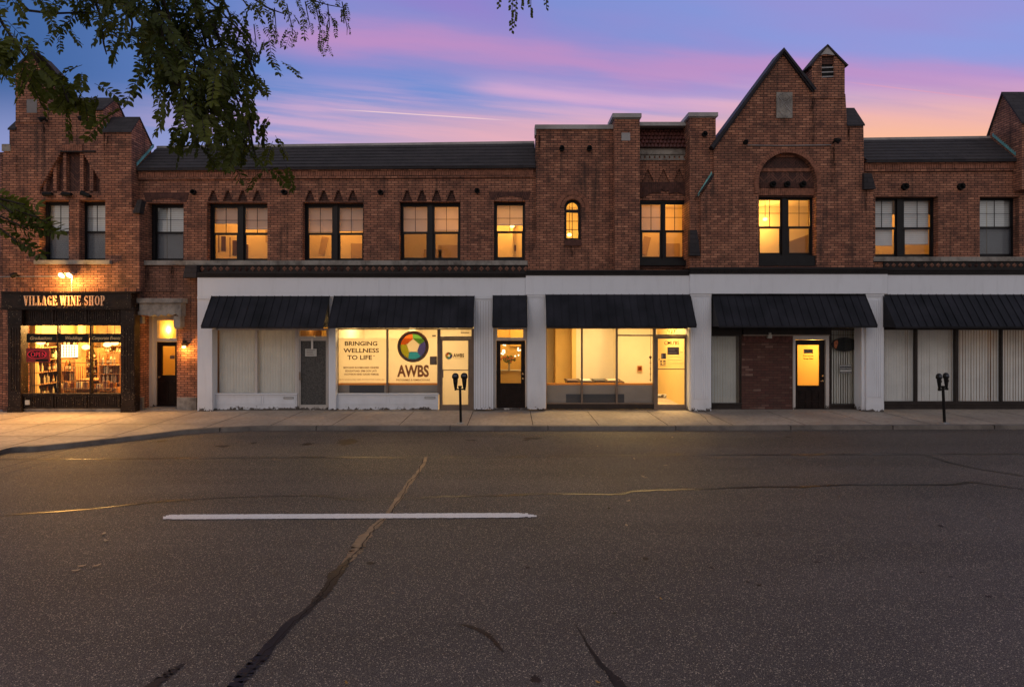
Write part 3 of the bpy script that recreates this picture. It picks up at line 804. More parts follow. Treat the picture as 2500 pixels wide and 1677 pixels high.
flash_side(A, X(321, yA) + .03, -.12, Z(413) + .04, .70, Z(362, .72) + .02, 15, .17)
for q in ((108, 300, 405, 16), (41, 380, 440, 12), (112, 292, 330, 20), (262, 332, 420, 26), (255, 325, 385, 10)): soot(A, *q, yA)
# weathering caps where the shoulder narrows
def cap(parent, pts, y0, y1):
    m = MB(); q = P(pts, y0); m.prism(q, y0, y1, 0, back=True); m.build('slate_cap', 'shingle', parent)
cap(A, [(323, 520), (336, 487), (346, 488), (340, 520)], yA - .08, yA + .12)
# main body behind
def shell(parent, x0, x1, z1, y0=.5, y1=9.5, ends=(True, True)):
    m = MB(); m.box(x0, x1, y1 - .3, y1, -.1, z1 - .012, 0)
    if ends[0]: m.box(x0, x0 + .25, y0, y1 - .302, -.1, z1 - .012, 0)
    if ends[1]: m.box(x1 - .25, x1, y0, y1 - .302, -.1, z1 - .012, 0)
    m.build('rear_wall', 'brick', parent)
    r = MB(); r.box(x0 + .003, x1 - .003, y0, y1, z1, z1 + .2, 0); r.build('flat_roof', 'cornice', parent)
shell(A, X(6, yA) + .02, -11.16, 7.6, .03, ends=(True, False))
m = MB(); m.pbox(-1, 8, 372, 1000, yA + .1, yA + .35, 0); m.build('side_pier', 'brick', A)
# brick band above the shop sign
m = MB(); soldier(20, 332, 703, 712, yA - .03, yA + .03, m, 4.6, jit=.012); m.build('soldier_course', 'brick_vous', A)
# --- wine shop front
yS = yA - .16
for p_ in (19, 296):
    m = MB(); m.pbox(p_, p_ + 31.5, 752, 1010, yS, yA + .1); m.pbox(p_ - 1, p_ + 32.5, 792, 794, yS - .02, yS + .02)
    for i in range(4): m.pbox(p_ + 4 + i * 6.6, p_ + 7.6 + i * 6.6, 800, 955, yS - .014, yS + .01)
    m.pbox(p_ - 2, p_ + 33.5, 994, 1011, yS - .03, yS + .02)
    m.build('shopfront_post', 'speck', A)
m = MB(); yf = yS + .09
m.prism(rect(51, 296, 752, 997, yf), yf, yf + .1, 0, [rect(56, 139, 795, 960, yf), rect(142.5, 219, 795, 960, yf), rect(222.5, 296 - 1.5, 795, 960, yf)])
for i in range(3):
    a = 55 + i * 81
    m.prism(rect(a, a + 77, 757, 787, yf), yf - .03, yf, 0, [rect(a + 3, a + 74, 760, 784, yf)])
    m.prism(rect(a, a + 77, 965, 996, yf), yf - .03, yf, 0, [rect(a + 3, a + 74, 968, 993, yf)])
    for k in range(13):
        m.pbox(a + 4 + k * 5.4, a + 7.2 + k * 5.4, 761, 783, yf - .015, yf + .01); m.pbox(a + 4 + k * 5.4, a + 7.2 + k * 5.4, 969, 992, yf - .015, yf + .01)
m.pbox(51, 296, 788, 790.5, yf - .05, yf); m.pbox(51, 296, 961, 964, yf - .06, yf)
sf = m.build('shop_window', 'speck', A)
for a, b in ((56, 139), (142.5, 219), (222.5, 294.5)): pane(sf, a, b, 795, 960, yf + .05)
m = MB(); m.pbox(52, 296, 997, 1011, yf + .01, yf + .3); m.build('stone_base', 'stone', A)
m = MB(); m.pbox(61, 71, 977, 988, yf - .06, yf - .028); m.build('outlet_cover', 'paper', A)
# wine shop interior
wx0, wx1, wy0, wy1, wz0, wz1 = X(50, yA) - .2, X(300, yA) + .25, yA + .02, 3.0, -.04, 2.95
r = MB()
r.poly([(wx0, wy1, wz0), (wx1, wy1, wz0), (wx1, wy1, wz1), (wx0, wy1, wz1)], 0)
r.poly([(wx0, wy0, wz0), (wx0, wy1, wz0), (wx0, wy1, wz1), (wx0, wy0, wz1)], 1); r.poly([(wx1, wy1, wz0), (wx1, wy0, wz0), (wx1, wy0, wz1), (wx1, wy1, wz1)], 1)
r.poly([(wx0, wy0, wz1), (wx1, wy0, wz1), (wx1, wy1, wz1), (wx0, wy1, wz1)], 2); r.poly([(wx0, wy0, wz0), (wx0, wy1, wz0), (wx1, wy1, wz0), (wx1, wy0, wz0)], 3)
for i in range(9): r.box(wx0, wx1, wy1 - .04, wy1, .5 + i * .27, .51 + i * .27, 3)
r.box(wx0, wx1, 1.0, 1.22, 2.70, 2.95, 3); r.box(wx0, wx1, 2.2, 2.4, 2.70, 2.95, 3)
r.box(X(190, 1.4), X(199, 1.4), 1.4, 1.6, wz0, wz1, 3); r.box(wx0 + .02, wx0 + .30, .1, .22, wz0, wz1, 1)
r.build('room_interior', ['room_gold', 'room_ochre', 'room', 'wood'], A)
for (x, y, z, p) in ((wx0 + 1.0, 1.0, 2.5, 150), (wx0 + 2.6, 2.2, 2.5, 150), (wx0 + 2.2, .5, 2.55, 110)): lamp(x, y, z, p, (1, .56, .17), .06)
# lit display board, counter, shelves with bottles
t = thing('display_board', 'bright lit wall display board in the middle of the wine shop window', 'display', (X(166, .75), .75, 1.6))
m = MB(); m.pbox(145, 188, 842, 872, .75, .79, 0); m.build('panel', 'lightpanel', t)
m = MB()
for i in range(6): m.pbox(148 + i * 6.6, 148.8 + i * 6.6, 843, 871, .735, .75)
for i in range(4): m.pbox(146, 187, 846 + i * 7, 846.8 + i * 7, .725, .74); m.tube([(X(150, .76), .76, Z(843, .76)), (X(150, .76), .76, 2.9)], .006, 4); m.tube([(X(184, .76), .76, Z(843, .76)), (X(184, .76), .76, 2.9)], .006, 4)
m.build('divider', 'wood', t)
t = thing('shop_counter', 'dark wooden counter standing in the middle of the wine shop', 'counter', (X(212, .9), .9, 0))
m = MB(); m.pbox(187, 238, 930, 975, .9, 1.5, 0); m.build('cabinet', 'darkwood', t)
m = MB(); m.pbox(185, 240, 927, 930, .85, 1.55, 0); m.build('countertop', 'wood', t)
def bottle_proto(mat, nm='wine_bottle'):
    root = thing(nm, 'wine bottle', 'bottle', (0, 0, 0), 'bottles lined up on the wine shop shelves')
    m = MB(); m.lathe((0, 0, 0), [(.036, 0), (.038, .01), (.038, .18), (.03, .21), (.014, .235), (.013, .29), (.015, .30)], 8); m.build('glass_body', mat, root)
    m = MB(); m.lathe((0, 0, .05), [(.0388, 0), (.0388, .09)], 8); m.build('paper_label', 'bot_w', root)
    return root
protos = [(bottle_proto('bot_g'), 'dark green wine bottle with a pale label on the wine shop shelves'), (bottle_proto('bot_a'), 'amber wine bottle with a pale label on the wine shop shelves'), (bottle_proto('bot_w'), 'pale golden bottle on the wine shop shelves')]
used = [False] * 3
def put_bottle(x, y, z, k, sc=1.0):
    r0, lab = protos[k]
    if not used[k]: o = r0; used[k] = True
    else:
        o = r0.copy(); COL.objects.link(o)
        for ch in [c for c in bpy.data.objects if c.parent == r0]:
            c = ch.copy(); COL.objects.link(c); c.parent = o
    o.location = (x, y, z); o['label'] = lab; o.scale = (sc, sc, sc)
for k in range(3): WL[protos[k][0].name] = Vector((0, 0, 0))
def rack(label, a, b, y, levels, dens=.115, mat='wood'):
    x0, x1 = X(a, y), X(b, y)
    t = thing('wine_shelf', label, 'shelf', ((x0 + x1) / 2, y, 0), 'shelving inside the wine shop')
    m = MB(); top = Z(levels[0], y) + .35
    for x in (x0, x1 - .03): m.box(x, x + .03, y, y + .3, 0, top)
    m.box(x0, x1, y + .29, y + .31, 0, top); m.build('frame', 'wood', t)
    for l in levels:
        m = MB(); m.box(x0 + .03, x1 - .03, y, y + .28, Z(l, y) - .025, Z(l, y)); m.build('shelf_board', mat, t)
        n = int((x1 - x0 - .1) / dens)
        for i in range(n):
            if random.random() < .12: continue
            put_bottle(x0 + .08 + i * dens, y + random.uniform(.06, .16), Z(l, y), random.choice((0, 1, 2, 2, 2)), random.uniform(.8, 1.05))
rack('low wine shelf at the right of the wine shop window', 242, 294, .55, [891, 912, 934, 953])
rack('tall wine shelf at the back centre of the wine shop', 192, 240, 1.9, [876, 895, 913, 928])
t = thing('wine_shelf', 'long wine shelf along the left side wall of the wine shop', 'shelf', (wx0 + .15, 1.4, 0), 'shelving inside the wine shop')
m = MB()
for y in (.1, .75, 1.4, 2.05, 2.7): m.box(wx0 + .005, wx0 + .03, y, y + .04, 0, 2.2)
m.box(wx0 + .001, wx0 + .004, .1, 2.74, 0, 2.2)
m.build('frame', 'darkwood', t)
for z in (.35, .72, 1.09, 1.46, 1.83):
    m = MB(); m.box(wx0 + .03, wx0 + .30, .1, 2.74, z - .025, z); m.build('shelf_board', 'wood', t)
    y = .18
    while y < 2.65:
        if random.random() < .9: put_bottle(wx0 + random.uniform(.14, .24), y, z, random.choice((0, 1, 2, 2, 2)), random.uniform(.8, 1.05))
        y += .17
rack('short wine shelf left of the wine shop counter', 148, 184, 1.0, [905, 930, 952])
rack('wall shelf across the back of the wine shop in the right pane', 246, 345, 2.6, [844, 858, 872, 887], .13)
rng = random.Random(3)
for i in range(9):
    x = X(150 + i * 16, .35); h = rng.uniform(.10, .22)
    m = MB(); m.box(x - .07, x + .07, .25, .37, 0.62, .62 + h); m.box(x - .012, x + .012, .245, .372, .62, .622 + h, 1)
    o = m.build('gift_box', [('bot_w', 'wood', 'bot_a')[i % 3], 'red'], None); tag(o, 'ribboned gift box on the display ledge of the wine shop window', 'gift box', 'gift boxes in the wine shop window')
t = thing('display_ledge', 'long wooden ledge behind the wine shop glass with gift boxes on it', 'ledge', (X(215, .3), .3, 0))
m = MB(); m.box(X(146, .3), X(290, .3), .2, .44, .58, .618); m.build('ledge_top', 'wood', t)
m = MB(); m.box(X(146, .3), X(146, .3) + .04, .2, .44, 0, .578); m.box(X(290, .3) - .04, X(290, .3), .2, .44, 0, .578); m.build('support', 'wood', t)
m = MB(); yg = yf + .16
for i in range(42):
    a = 62 + i * 5.6
    if i % 7 != 6: m.tube([(X(a, yg), yg, Z(886 if a < 140 else 895, yg)), (X(a, yg), yg, Z(960, yg))], .006, 5, caps=False)
m.pbox(57, 296, 885, 886.3, yg - .01, yg + .01); m.build('window_grille', 'darkwood', A)
for i, (px, py, y) in enumerate(((100, 836, .15), (210, 848, 1.4), (262, 842, 1.6), (280, 838, 2.4))):
    t = thing('pendant_lamp', ('glowing pendant lamp above the open sign in the wine shop', 'round glowing pendant lamp beside the wine shop pillar', 'glowing pendant lamp in the right pane of the wine shop', 'small glowing pendant lamp deepest in the right pane of the wine shop')[i], 'lamp', (X(px, y), y, Z(py, y)), 'pendant lamps in the wine shop')
    m = MB(); m.lathe((X(px, y), y, Z(py, y) - .07), [(.02, 0), (.09, .02), (.12, .08), (.08, .14), (.02, .16)], 12); m.build('globe', 'bulb_soft', t)
    m = MB(); m.tube([(X(px, y), y, Z(py, y) + .09), (X(px, y), y, wz1)], .008, 5); m.build('cord', 'cornice', t)
# banners, open sign, name sign
for i, (a, b, tx, ta, tb) in enumerate(((65, 138, 'Graduations', 73, 127), (143.5, 217, 'Weddings', 160, 201), (224, 297 - 2, 'Corporate Events', 225, 294))):
    yb_ = yf + .02
    t = thing('banner', ('black banner reading Graduations in the left pane of the wine shop', 'black banner reading Weddings in the middle pane of the wine shop', 'black banner reading Corporate Events in the right pane of the wine shop')[i], 'banner', (X((a + b) / 2, yb_), yb_, Z(836, yb_)), 'word banners across the wine shop window')
    m = MB(); m.pbox(a, b, 814.5, 836, yb_, yb_ + .012); m.build('board', 'banner', t)
    text('lettering', tx, ta, tb, 821, 829.5 + (2 if i == 1 else 2.2 if i == 2 else 0), yb_ - .008, 'gold_ink', t, shear=.35, offset=.012)
yo = yf + .015
t = thing('open_sign', 'red neon OPEN sign with a dark oval in the left pane of the wine shop', 'open sign', (X(92, yo), yo, Z(884, yo)))
m = MB(); m.pbox(64, 121, 850, 884, yo, yo + .03); m.build('board', 'red', t)
m = MB(); m.disc(X(92, yo), Z(865, yo), yo - .008, yo + .001, .27, .115, 28); m.pbox(87, 117, 877, 882, yo - .008, yo + .001); m.build('dark_oval', 'banner', t)
m = MB(); n = 30
m.tube([(X(92, yo) + .275 * math.cos(2 * math.pi * k / n), yo - .02, Z(865, yo) + .12 * math.sin(2 * math.pi * k / n)) for k in range(n + 1)], .007, 5); m.build('neon_ring', 'neon', t)
text('lettering', 'OPEN', 75, 111, 859.5, 871, yo - .02, 'neon', t, offset=-.012)
# serif capitals
def glyph(ch):
    """serif capital as polygons in a unit-high box; returns (polys, width)"""
    t, th, sf_ = .135, .05, .045
    Pq = []
    def rc(a, b, c, d): Pq.append([(a, c), (b, c), (b, d), (a, d)])
    def serif(x0, x1, y): rc(x0, x1, y, y + sf_)
    def stroke(pts, ws):
        for i in range(len(pts) - 1):
            (x0, y0), (x1, y1) = pts[i], pts[i + 1]; L = math.hypot(x1 - x0, y1 - y0) or 1; nx, ny = -(y1 - y0) / L, (x1 - x0) / L
            a, b = ws[i] / 2, ws[i + 1] / 2
            Pq.append([(x0 - nx * a, y0 - ny * a), (x1 - nx * b, y1 - ny * b), (x1 + nx * b, y1 + ny * b), (x0 + nx * a, y0 + ny * a)])
    def arc(cx, cy, rx, ry, a0, a1, n=14):
        pts, ws = [], []
        for i in range(n + 1):
            a = R(a0 + (a1 - a0) * i / n); pts.append((cx + rx * math.cos(a), cy + ry * math.sin(a))); ws.append(th + (t - th) * abs(math.cos(a)) ** 1.5)
        stroke(pts, ws)
    if ch == 'I': rc(.08, .08 + t, 0, 1); serif(0, .33, 0); serif(0, .33, .95); w = .33
    elif ch == 'V': stroke([(.12, .97), (.30, .02)], [t, t * .9]); stroke([(.48, .97), (.30, .0)], [th, th]); serif(0, .27, .95); serif(.38, .58, .95); w = .56
    elif ch == 'L': rc(.08, .08 + t, 0, 1); serif(0, .34, .95); serif(0, .5, 0); Pq.append([(.42, 0), (.5, 0), (.5, .28), (.46, .28)]); w = .5
    elif ch == 'A': stroke([(.26, 1.0), (.10, .02)], [th, th]); stroke([(.27, 1.0), (.44, .02)], [t * .9, t]); rc(.15, .40, .30, .345); serif(0, .2, 0); serif(.32, .58, 0); w = .57
    elif ch == 'G': arc(.31, .5, .21, .46, 62, 298); rc(.36, .36 + t * .9, .04, .44); serif(.28, .58, .42); stroke([(.46, .97), (.46, .72)], [th, th * .6]); w = .56
    elif ch == 'E':
        rc(.08, .08 + t, 0, 1); serif(0, .5, .95); serif(0, .52, 0); rc(.2, .38, .49, .535); Pq.append([(.44, .74), (.48, .74), (.5, 1), (.42, 1)][::1]); Pq.append([(.43, 0), (.52, 0), (.52, .28), (.48, .28)]); rc(.36, .39, .40, .62); w = .52
    elif ch == 'W': 
        for o in (0, .33): stroke([(.11 + o, .97), (.26 + o, .02)], [t, t * .9]); stroke([(.43 + o, .97), (.27 + o, .0)], [th, th])
        serif(0, .27, .95); serif(.33, .56, .95); serif(.68, .88, .95); w = .86
    elif ch == 'N': rc(.09, .09 + th, 0, 1); rc(.47, .47 + th, 0, 1); stroke([(.12, .97), (.49, .03)], [t, t]); serif(0, .22, 0); serif(0, .2, .95); serif(.39, .6, .95); w = .6
    elif ch == 'S':
        pts, ws = [], []
        for i in range(13): a = R(35 + 200 * i / 12); pts.append((.26 + .15 * math.cos(a), .735 + .225 * math.sin(a)))
        for i in range(13): a = R(60 - 205 * i / 12); pts.append((.26 + .16 * math.cos(a), .26 + .23 * math.sin(a)))
        n = len(pts); ws = [th + (t - th) * math.exp(-((i / (n - 1) - .5) / .2) ** 2) + .03 * math.exp(-((i / (n - 1)) / .1) ** 2) for i in range(n)]
        stroke(pts, ws); stroke([(.42, .97), (.42, .72)], [th, th * .6]); stroke([(.09, .03), (.09, .3)], [th, th * .6]); w = .5
    elif ch == 'H': rc(.08, .08 + t, 0, 1); rc(.40, .40 + t, 0, 1); rc(.2, .45, .47, .52); serif(0, .32, 0); serif(0, .32, .95); serif(.33, .65, 0); serif(.33, .65, .95); w = .65
    elif ch == 'O': arc(.30, .5, .215, .465, 0, 360, 26); w = .6
    elif ch == 'P': rc(.08, .08 + t, 0, 1); serif(0, .34, 0); rc(0, .3, .95, 1); arc(.28, .73, .175, .245, 90, -90, 12); rc(.2, .29, .46, .51); w = .54
    else: w = .25
    return Pq, w
yn = yS - .12
t = thing('shop_sign', 'black speckled sign board with cream letters VILLAGE WINE SHOP', 'shop sign', (X(160, yn), yn, Z(752, yn)))
m = MB(); m.pbox(3, 320, 715, 752, yn, yA - .002); m.pbox(1, 330, 711.5, 715, yn - .05, yA - .002); m.pbox(1, 326, 752, 756, yn + .03, yA - .003)
m.pbox(18, 53, 756, 792, yS - .04, yS + .02); m.pbox(294, 328, 756, 792, yS - .04, yS + .02)
m.build('board', 'speck', t)
body = 'VILLAGE WINE SHOP'; wid = [(.22 if c == ' ' else glyph(c)[1]) + .095 for c in body]; tw = sum(wid)
xa, xb = X(59, yn), X(259, yn); z0, z1 = Z(746, yn), Z(722, yn); cx = 0; m = MB()
for c, w_ in zip(body, wid):
    for pl in (glyph(c)[0] if c != ' ' else []):
        q = [(xa + (cx + x) / tw * (xb - xa), z0 + y * (z1 - z0)) for x, y in pl]
        m.prism(q, yn - .03 + random.uniform(-.0008, .0008), yn)
    cx += w_
m.build('lettering', 'letter_cream', t)

# ================================================================ 2. long range with the slate pent roof
B = thing('brick_building', 'long two-storey brick range under the black slate pent roof, with paired windows over white storefronts', 'building', (X(800), 0, 0))
zig = []
for c0 in ((520, 556, 592, 628), (756.5, 790.5, 826, 861), (994, 1030, 1066, 1102)):
    for c in c0: zig.append(steps(c, 8, 24, 466, 491.5, 6, 0))
def flat_arch(parent, a, b, c, d, ia, ib, it, y):
    m = MB(); n = int((b - a) / 4.3)
    for i in range(n):
        t, u = i / n, (i + 1) / n; mid = (t + u) / 2
        xt0, xt1 = a + (b - a) * t + .25, a + (b - a) * u - .25; sh = (mid - .5) * -14
        xb0, xb1 = xt0 + sh, xt1 + sh
        arch = max(0, 1 - ((mid - .5) / .36) ** 2) ** .5 * (d - it) if abs(mid - .5) < .36 else 0
        dd = d - arch
        m.prism(P([(xb0, dd), (xb1, dd), (xt1, c), (xt0, c)], y), y - .012 + random.uniform(-.003, .003), y + .03)
    m.build('flat_arch', 'brick_vdark', parent)
outB = [(335, 413), (1312, 406.5), (1312, 655), (484, 655), (484, 1005), (335, 1005)]
holesB = [rect(360, 448, 496, 636), rect(505, 653, 495, 636), rect(738.5, 887, 494.5, 636), rect(975, 1124, 492.6, 636), rect(1205.6, 1282, 491, 636), rect(344, 432, 768, 1008)]
m = MB(); m.prism(P(outB, 0), 0, .32, 0, holesB + zig); m.build('wall', 'brick', B)
for a, b in ((506, 642), (744, 874), (980, 1116)): m = MB(); m.pbox(a, b, 462, 491.4, .075, .12); m.build('zigzag_panel', 'brick_dark', B)
m = MB(); m.pbox(345, 478, 649, 712, -.035, -.003); m.pbox(432.5, 478, 712, 805, -.035, -.003); m.build('sooty_brick_patch', 'brick_old', B)
flat_arch(B, 350, 462, 471, 494, 0, 0, 485, 0); flat_arch(B, 1192, 1297, 468, 489, 0, 0, 479, 0)
def eave(parent, x0, x1, z0, z1, h1, drop1):
    """corbelled brick bands under the eave; z slopes from z0 to z1"""
    m = MB(); n = int((x1 - x0) / 2.0)
    def strip(d0, d1, ya, mi):
        for i in range(n):
            p, q = x0 + (x1 - x0) * i / n, x0 + (x1 - x0) * (i + 1) / n
            za, zb = z0 + (z1 - z0) * i / n, z0 + (z1 - z0) * (i + 1) / n
            m.prism([(p, za - d1), (q, zb - d1), (q, zb - d0), (p, za - d0)], ya, .01, mi)
    strip(0, .11, -.075, 0); strip(.27, .325, -.05, 0)
    m.build('corbel_course', 'brick', parent)
    m = MB(); w = .068; k = int((x1 - x0) / w)
    for i in range(k):
        x = x0 + i * w; z = z0 + (z1 - z0) * i / k
        m.box(x + .007, x + w - .007, -.055 + random.uniform(-.008, .004), .01, z - .262, z - .118)
    m.build('soldier_course', 'brick_vous', parent)
def pent(parent, x0, x1, ze0, ze1, zr0, zr1, yr=.8, back=True):
    m = MB(); n = 8; k = 7
    for i in range(n):
        for j in range(k):
            def pt(u, v, o=0):
                x = x0 + (x1 - x0) * u; ze = ze0 + (ze1 - ze0) * u; zr = zr0 + (zr1 - zr0) * u
                return (x, -.14 + (yr + .14) * v, ze - .02 + (zr - ze + .02) * v + o)
            u0, u1, v0, v1 = i / n, (i + 1) / n, j / k, (j + 1) / k; L = math.hypot(yr + .14, zr0 - ze0)
            P4 = [pt(u0, v0, .025), pt(u1, v0, .025), pt(u1, v1, 0), pt(u0, v1, 0)]
            m.poly(P4, uvs=[(P4[0][0], v0 * L), (P4[1][0], v0 * L), (P4[1][0], v1 * L), (P4[0][0], v1 * L)])
            m.poly([pt(u0, v0, 0), pt(u1, v0, 0), pt(u1, v0, .025), pt(u0, v0, .025)])
    m.prism([(x0, ze0 - .075), (x1, ze1 - .075), (x1, ze1 - .022), (x0, ze0 - .022)], -.13, 0, 0)
    m.build('pent_roof', 'shingle', parent)
    m = MB(); m.poly([(x0, yr, zr0 - .01), (x1, yr, zr1 - .01), (x1, yr, zr1 + .075), (x0, yr, zr0 + .075)]); m.poly([(x0, yr, zr0 + .075), (x1, yr, zr1 + .075), (x1, yr + .35, zr1 + .075), (x0, yr + .35, zr0 + .075)])
    m.poly([(x0, yr + .35, zr0 + .075), (x1, yr + .35, zr1 + .075), (x1, yr + .35, 6), (x0, yr + .35, 6)]); m.build('ridge_coping', 'metal', parent)
eave(B, X(341), X(1306), Z(413), Z(406.5), 0, 0)
pent(B, X(341), X(1307), Z(413), Z(406.5), Z(362.5, .8), Z(350.5, .8))
# windows
wB = [((371, 462, 496, 638), [(384, 449)], 508, 568.5, 631, True), ((511, 672, 495, 638), [(523.5, 580), (599, 657)], 508, 571, 631.5, False),
      ((743, 900, 494.5, 638), [(753, 811), (829, 886)], 507.5, 571, 631, False), ((976, 1132, 492.6, 638), [(985, 1043), (1061, 1119)], 505.5, 568.5, 629.5, False),
      ((1206, 1289, 491, 638), [(1213.5, 1276)], 502, 567, 628, False)]
for fr, cols, t_, me_, bo, sc_ in wB: sash_window(B, fr, cols, .2, t_, me_, bo, gl='glass_dark' if sc_ else 'glass', screen=sc_)
def ex_stair(r, x0, x1, y1, z0):
    r.prism([(x0, 4.75), (x0, 4.85), (x1 - .6, 4.25), (x1 - .6, 4.12)], y1 - .5, y1 - .4, 3)
    for k in range(3): r.box(x0 + .5 + k * .38, x0 + .53 + k * .38, y1 - .02, y1 - .015, 4.95 - k * .15, 5.6 - k * .14, 4); r.box(x0 + .6 + k * .38, x0 + .75 + k * .38, y1 - .02, y1 - .015, 5.0 - k * .15, 5.5 - k * .14, 4)
    r.box(x0 + 2.1, x0 + 2.5, y1 - .03, y1 - .01, 5.3, 5.7, 3)
def ex_door(r, x0, x1, y1, z0):
    r.box(x1 - 1.1, x1 - .45, y1 - .04, y1 - .01, z0, 5.25, 3); r.box(x1 - 1.16, x1 - 1.1, y1 - .06, y1 - .01, z0, 5.31, 0)
    r.prism([(x0 + .6, 4.9), (x0 + .72, 5.5), (x0 + .95, 5.45), (x0 + .8, 4.85)], y1 - .03, y1 - .01, 3)
def ex_win(r, x0, x1, y1, z0):
    r.box(x0 + .9, x0 + 1.5, y1 - .03, y1 - .01, z0, 5.05, 3); r.box(x1 - 1.05, x1 - .35, y1 - .03, y1 - .01, z0, 5.2, 3)
def ex_corner(r, x0, x1, y1, z0): r.box(x1 - .55, x1 - .47, y1 - .35, y1 - .01, z0, 6.4, 0); r.box(x1 - .42, x1 - .36, y1 - .03, y1 - .01, 5, 5.2, 4)
OR = (1, .38, .055)
upper_room(B, 371, 462, .2, ('room_dark', 'room_dark', 'darkwood'), 0, depth=.6)
upper_room(B, 505, 655, .2, power=38, extras=ex_stair, col=OR); upper_room(B, 742, 890, .2, power=34, extras=ex_door, col=OR)
upper_room(B, 978, 1126, .2, power=38, extras=ex_win, lx=X(1112, 1.4), lz=Z(560, 1.3) + .02, ly=1.3, col=OR); upper_room(B, 1206, 1284, .2, power=27, extras=ex_corner, col=(1, .42, .065), lz=5.98, ly=1.6)
ys = .36
shade('added white shade standing for sky reflection in the narrow single window above the wine shop side door', 374, 456, 500, 636, ys, 'shade_skytint')  # added shade: its pale blue replaces the bright sky mirrored in this pane
shade('grey shade in the left half of the first lit paired window from the left', 517, 586, 500, 545, ys)
shade('grey shade drawn lower in the right half of the first lit paired window', 595, 668, 500, 559, ys)
shade('peach shade in the left half of the second lit paired window', 748, 817, 500, 566, ys)
shade('peach shade in the right half of the second lit paired window', 825, 895, 500, 563, ys)
shade('pale shade in the left half of the third lit paired window', 980, 1048, 498, 566, ys)
shade('pale shade in the right half of the third lit paired window', 1057, 1126, 498, 562, ys)
shade('short pale shade in the single window just left of the tower block', 1208, 1284, 495, 549, ys)
m = MB()
for i, (a, b) in enumerate(((325, 452), (452.6, 505), (505.6, 658), (658.6, 735), (735.6, 892), (892.6, 972), (972.6, 1128), (1128.6, 1200), (1200.6, 1288))): m.pbox(a, b, 636, 647, -.09 - .004 * (i % 2), .2)
m.build('sill_course', 'stone', B)
diamonds(B, 484, 1290, 647.5, 665, -.03)
def cornice(parent, a, b, c, d, y0):
    m = MB(); h = d - c
    m.pbox(a, b, c, c + h * .30, y0 - .10, .02); m.pbox(a, b, c + h * .31, c + h * .62, y0 - .05, .02); m.pbox(a, b, c + h * .63, d, y0 - .02, .02)
    m.build('cornice', 'cornice', parent)
cornice(B, 482, 1284, 665, 677.5, -.30)
def fascia(parent, a, b, c, d, y, joints=()):
    m = MB(); e = [a] + list(joints) + [b]
    for i in range(len(e) - 1): m.pbox(e[i] + (.3 if i else 0), e[i + 1], c, d, y + .002 * (i % 2), .02)
    m.build('fascia_panel', 'white', parent)
fascia(B, 482, 1282, 677.7, 724, -.30, (925,))
for px, py in ((474, 470), (695.5, 470.5), (930, 471), (1165, 467)): vent(B, px, py, 0)
cap(B, [(446, 678), (452, 648), (480, 648), (479, 678)], -.22, .0)
# --- side entry
m = MB()
m.prism(P([(336, 769), (336, 740), (441, 740), (441, 772), (437, 772), (428, 766), (420, 770), (411, 766), (404, 772), (394, 768), (386, 773), (378, 768), (366, 772), (350, 769)], -.30), -.30, .0, 0)
m.pbox(333, 443, 728, 739.5, -.36, 0); m.pbox(424, 440, 772, 799, -.26, 0); m.pbox(426, 438, 790, 803, -.2, 0); m.pbox(336, 348, 772, 790, -.12, 0)
m.build('stone_hood', 'stone', B)
for a, b in ((330, 348), (432, 479)): m = MB(); m.pbox(a, b, 970, 1006.5, -.06, .02); m.build('stone_base', 'stone', B)
for q in ((1168, 476, 500, 10), (350, 425, 480, 18)): soot(B, *q, 0)
soot(B, 360, 650, 730, 24, -.036); soot(B, 420, 650, 740, 30, -.036)
yE = .42
m = MB()
xl, xr = X(344), X(432)
m.box(xl, xl + .004, .0, yE + .1, 0, Z(768)); m.box(xr - .004, xr, 0, yE + .1, 0, Z(768)); m.box(xl, xr, 0, yE, Z(768), Z(768) + .02)
m.build('entry_side_wall', 'brick', B)
m = MB(); m.prism(rect(359, 442, 770, 1003, yE), yE, yE + .12, 0, [rect(384, 430, 782, 826, yE), rect(381, 432, 834, 999, yE)]); m.pbox(360, 372, 772, 1000, yE - .05, yE + .01)
ef = m.build('door_frame', 'cream', B); pane(ef, 384, 430, 782, 826, yE + .06)
m = MB(); m.pbox(344, 445, 998, 1008, -.02, yE + .2); m.build('door_step', 'stone', B)
def door(parent, a, b, c, d, y, gl, mat='door_dark', gmat='glass', knob=None, panels=(), hinge=False, th=.05, label=None, handle='knob', closer=False):
    m = MB(); m.prism(rect(a, b, c, d, y), y, y + th, 0, [rect(*gl, y)])
    e = 1.2; m.prism(rect(gl[0] - e, gl[1] + e, gl[2] - e, gl[3] + e, y), y - .012, y, 0, [rect(*gl, y)])
    for q in panels: m.prism(rect(*q, y), y - .012, y, 0, [rect(q[0] + 2, q[1] - 2, q[2] + 2, q[3] - 2, y)]); m.pbox(q[0] + 3.5, q[1] - 3.5, q[2] + 3.5, q[3] - 3.5, y - .010, y)
    w = m.build('door', mat, parent, label); pane(w, *gl, y + .025, gmat)
    if knob:
        for px, py in knob:
            m = MB()
            if handle == 'knob':
                cx, cz = X(px, y), Z(py, y)
                m.tube([(cx, y, cz), (cx, y - .03, cz), (cx, y - .05, cz), (cx, y - .075, cz)], [.018, .016, .034, .02], 10); m.build('knob', 'knobbrass', w)
            else:
                m.pbox(px - 1.4, px + 1.4, py - 10, py + 10, y - .06, y - .045); m.pbox(px - .8, px + .8, py - 9, py - 7, y - .046, y + .01); m.pbox(px - .8, px + .8, py + 7, py + 9, y - .046, y + .01); m.build('handle', 'alum', w)
    return w
door(B, 382, 432, 834.5, 998, yE + .05, (396, 428, 845, 916), panels=[(388, 406, 930, 985), (409, 428, 930, 985)], knob=[(391, 920)], gmat='glass')
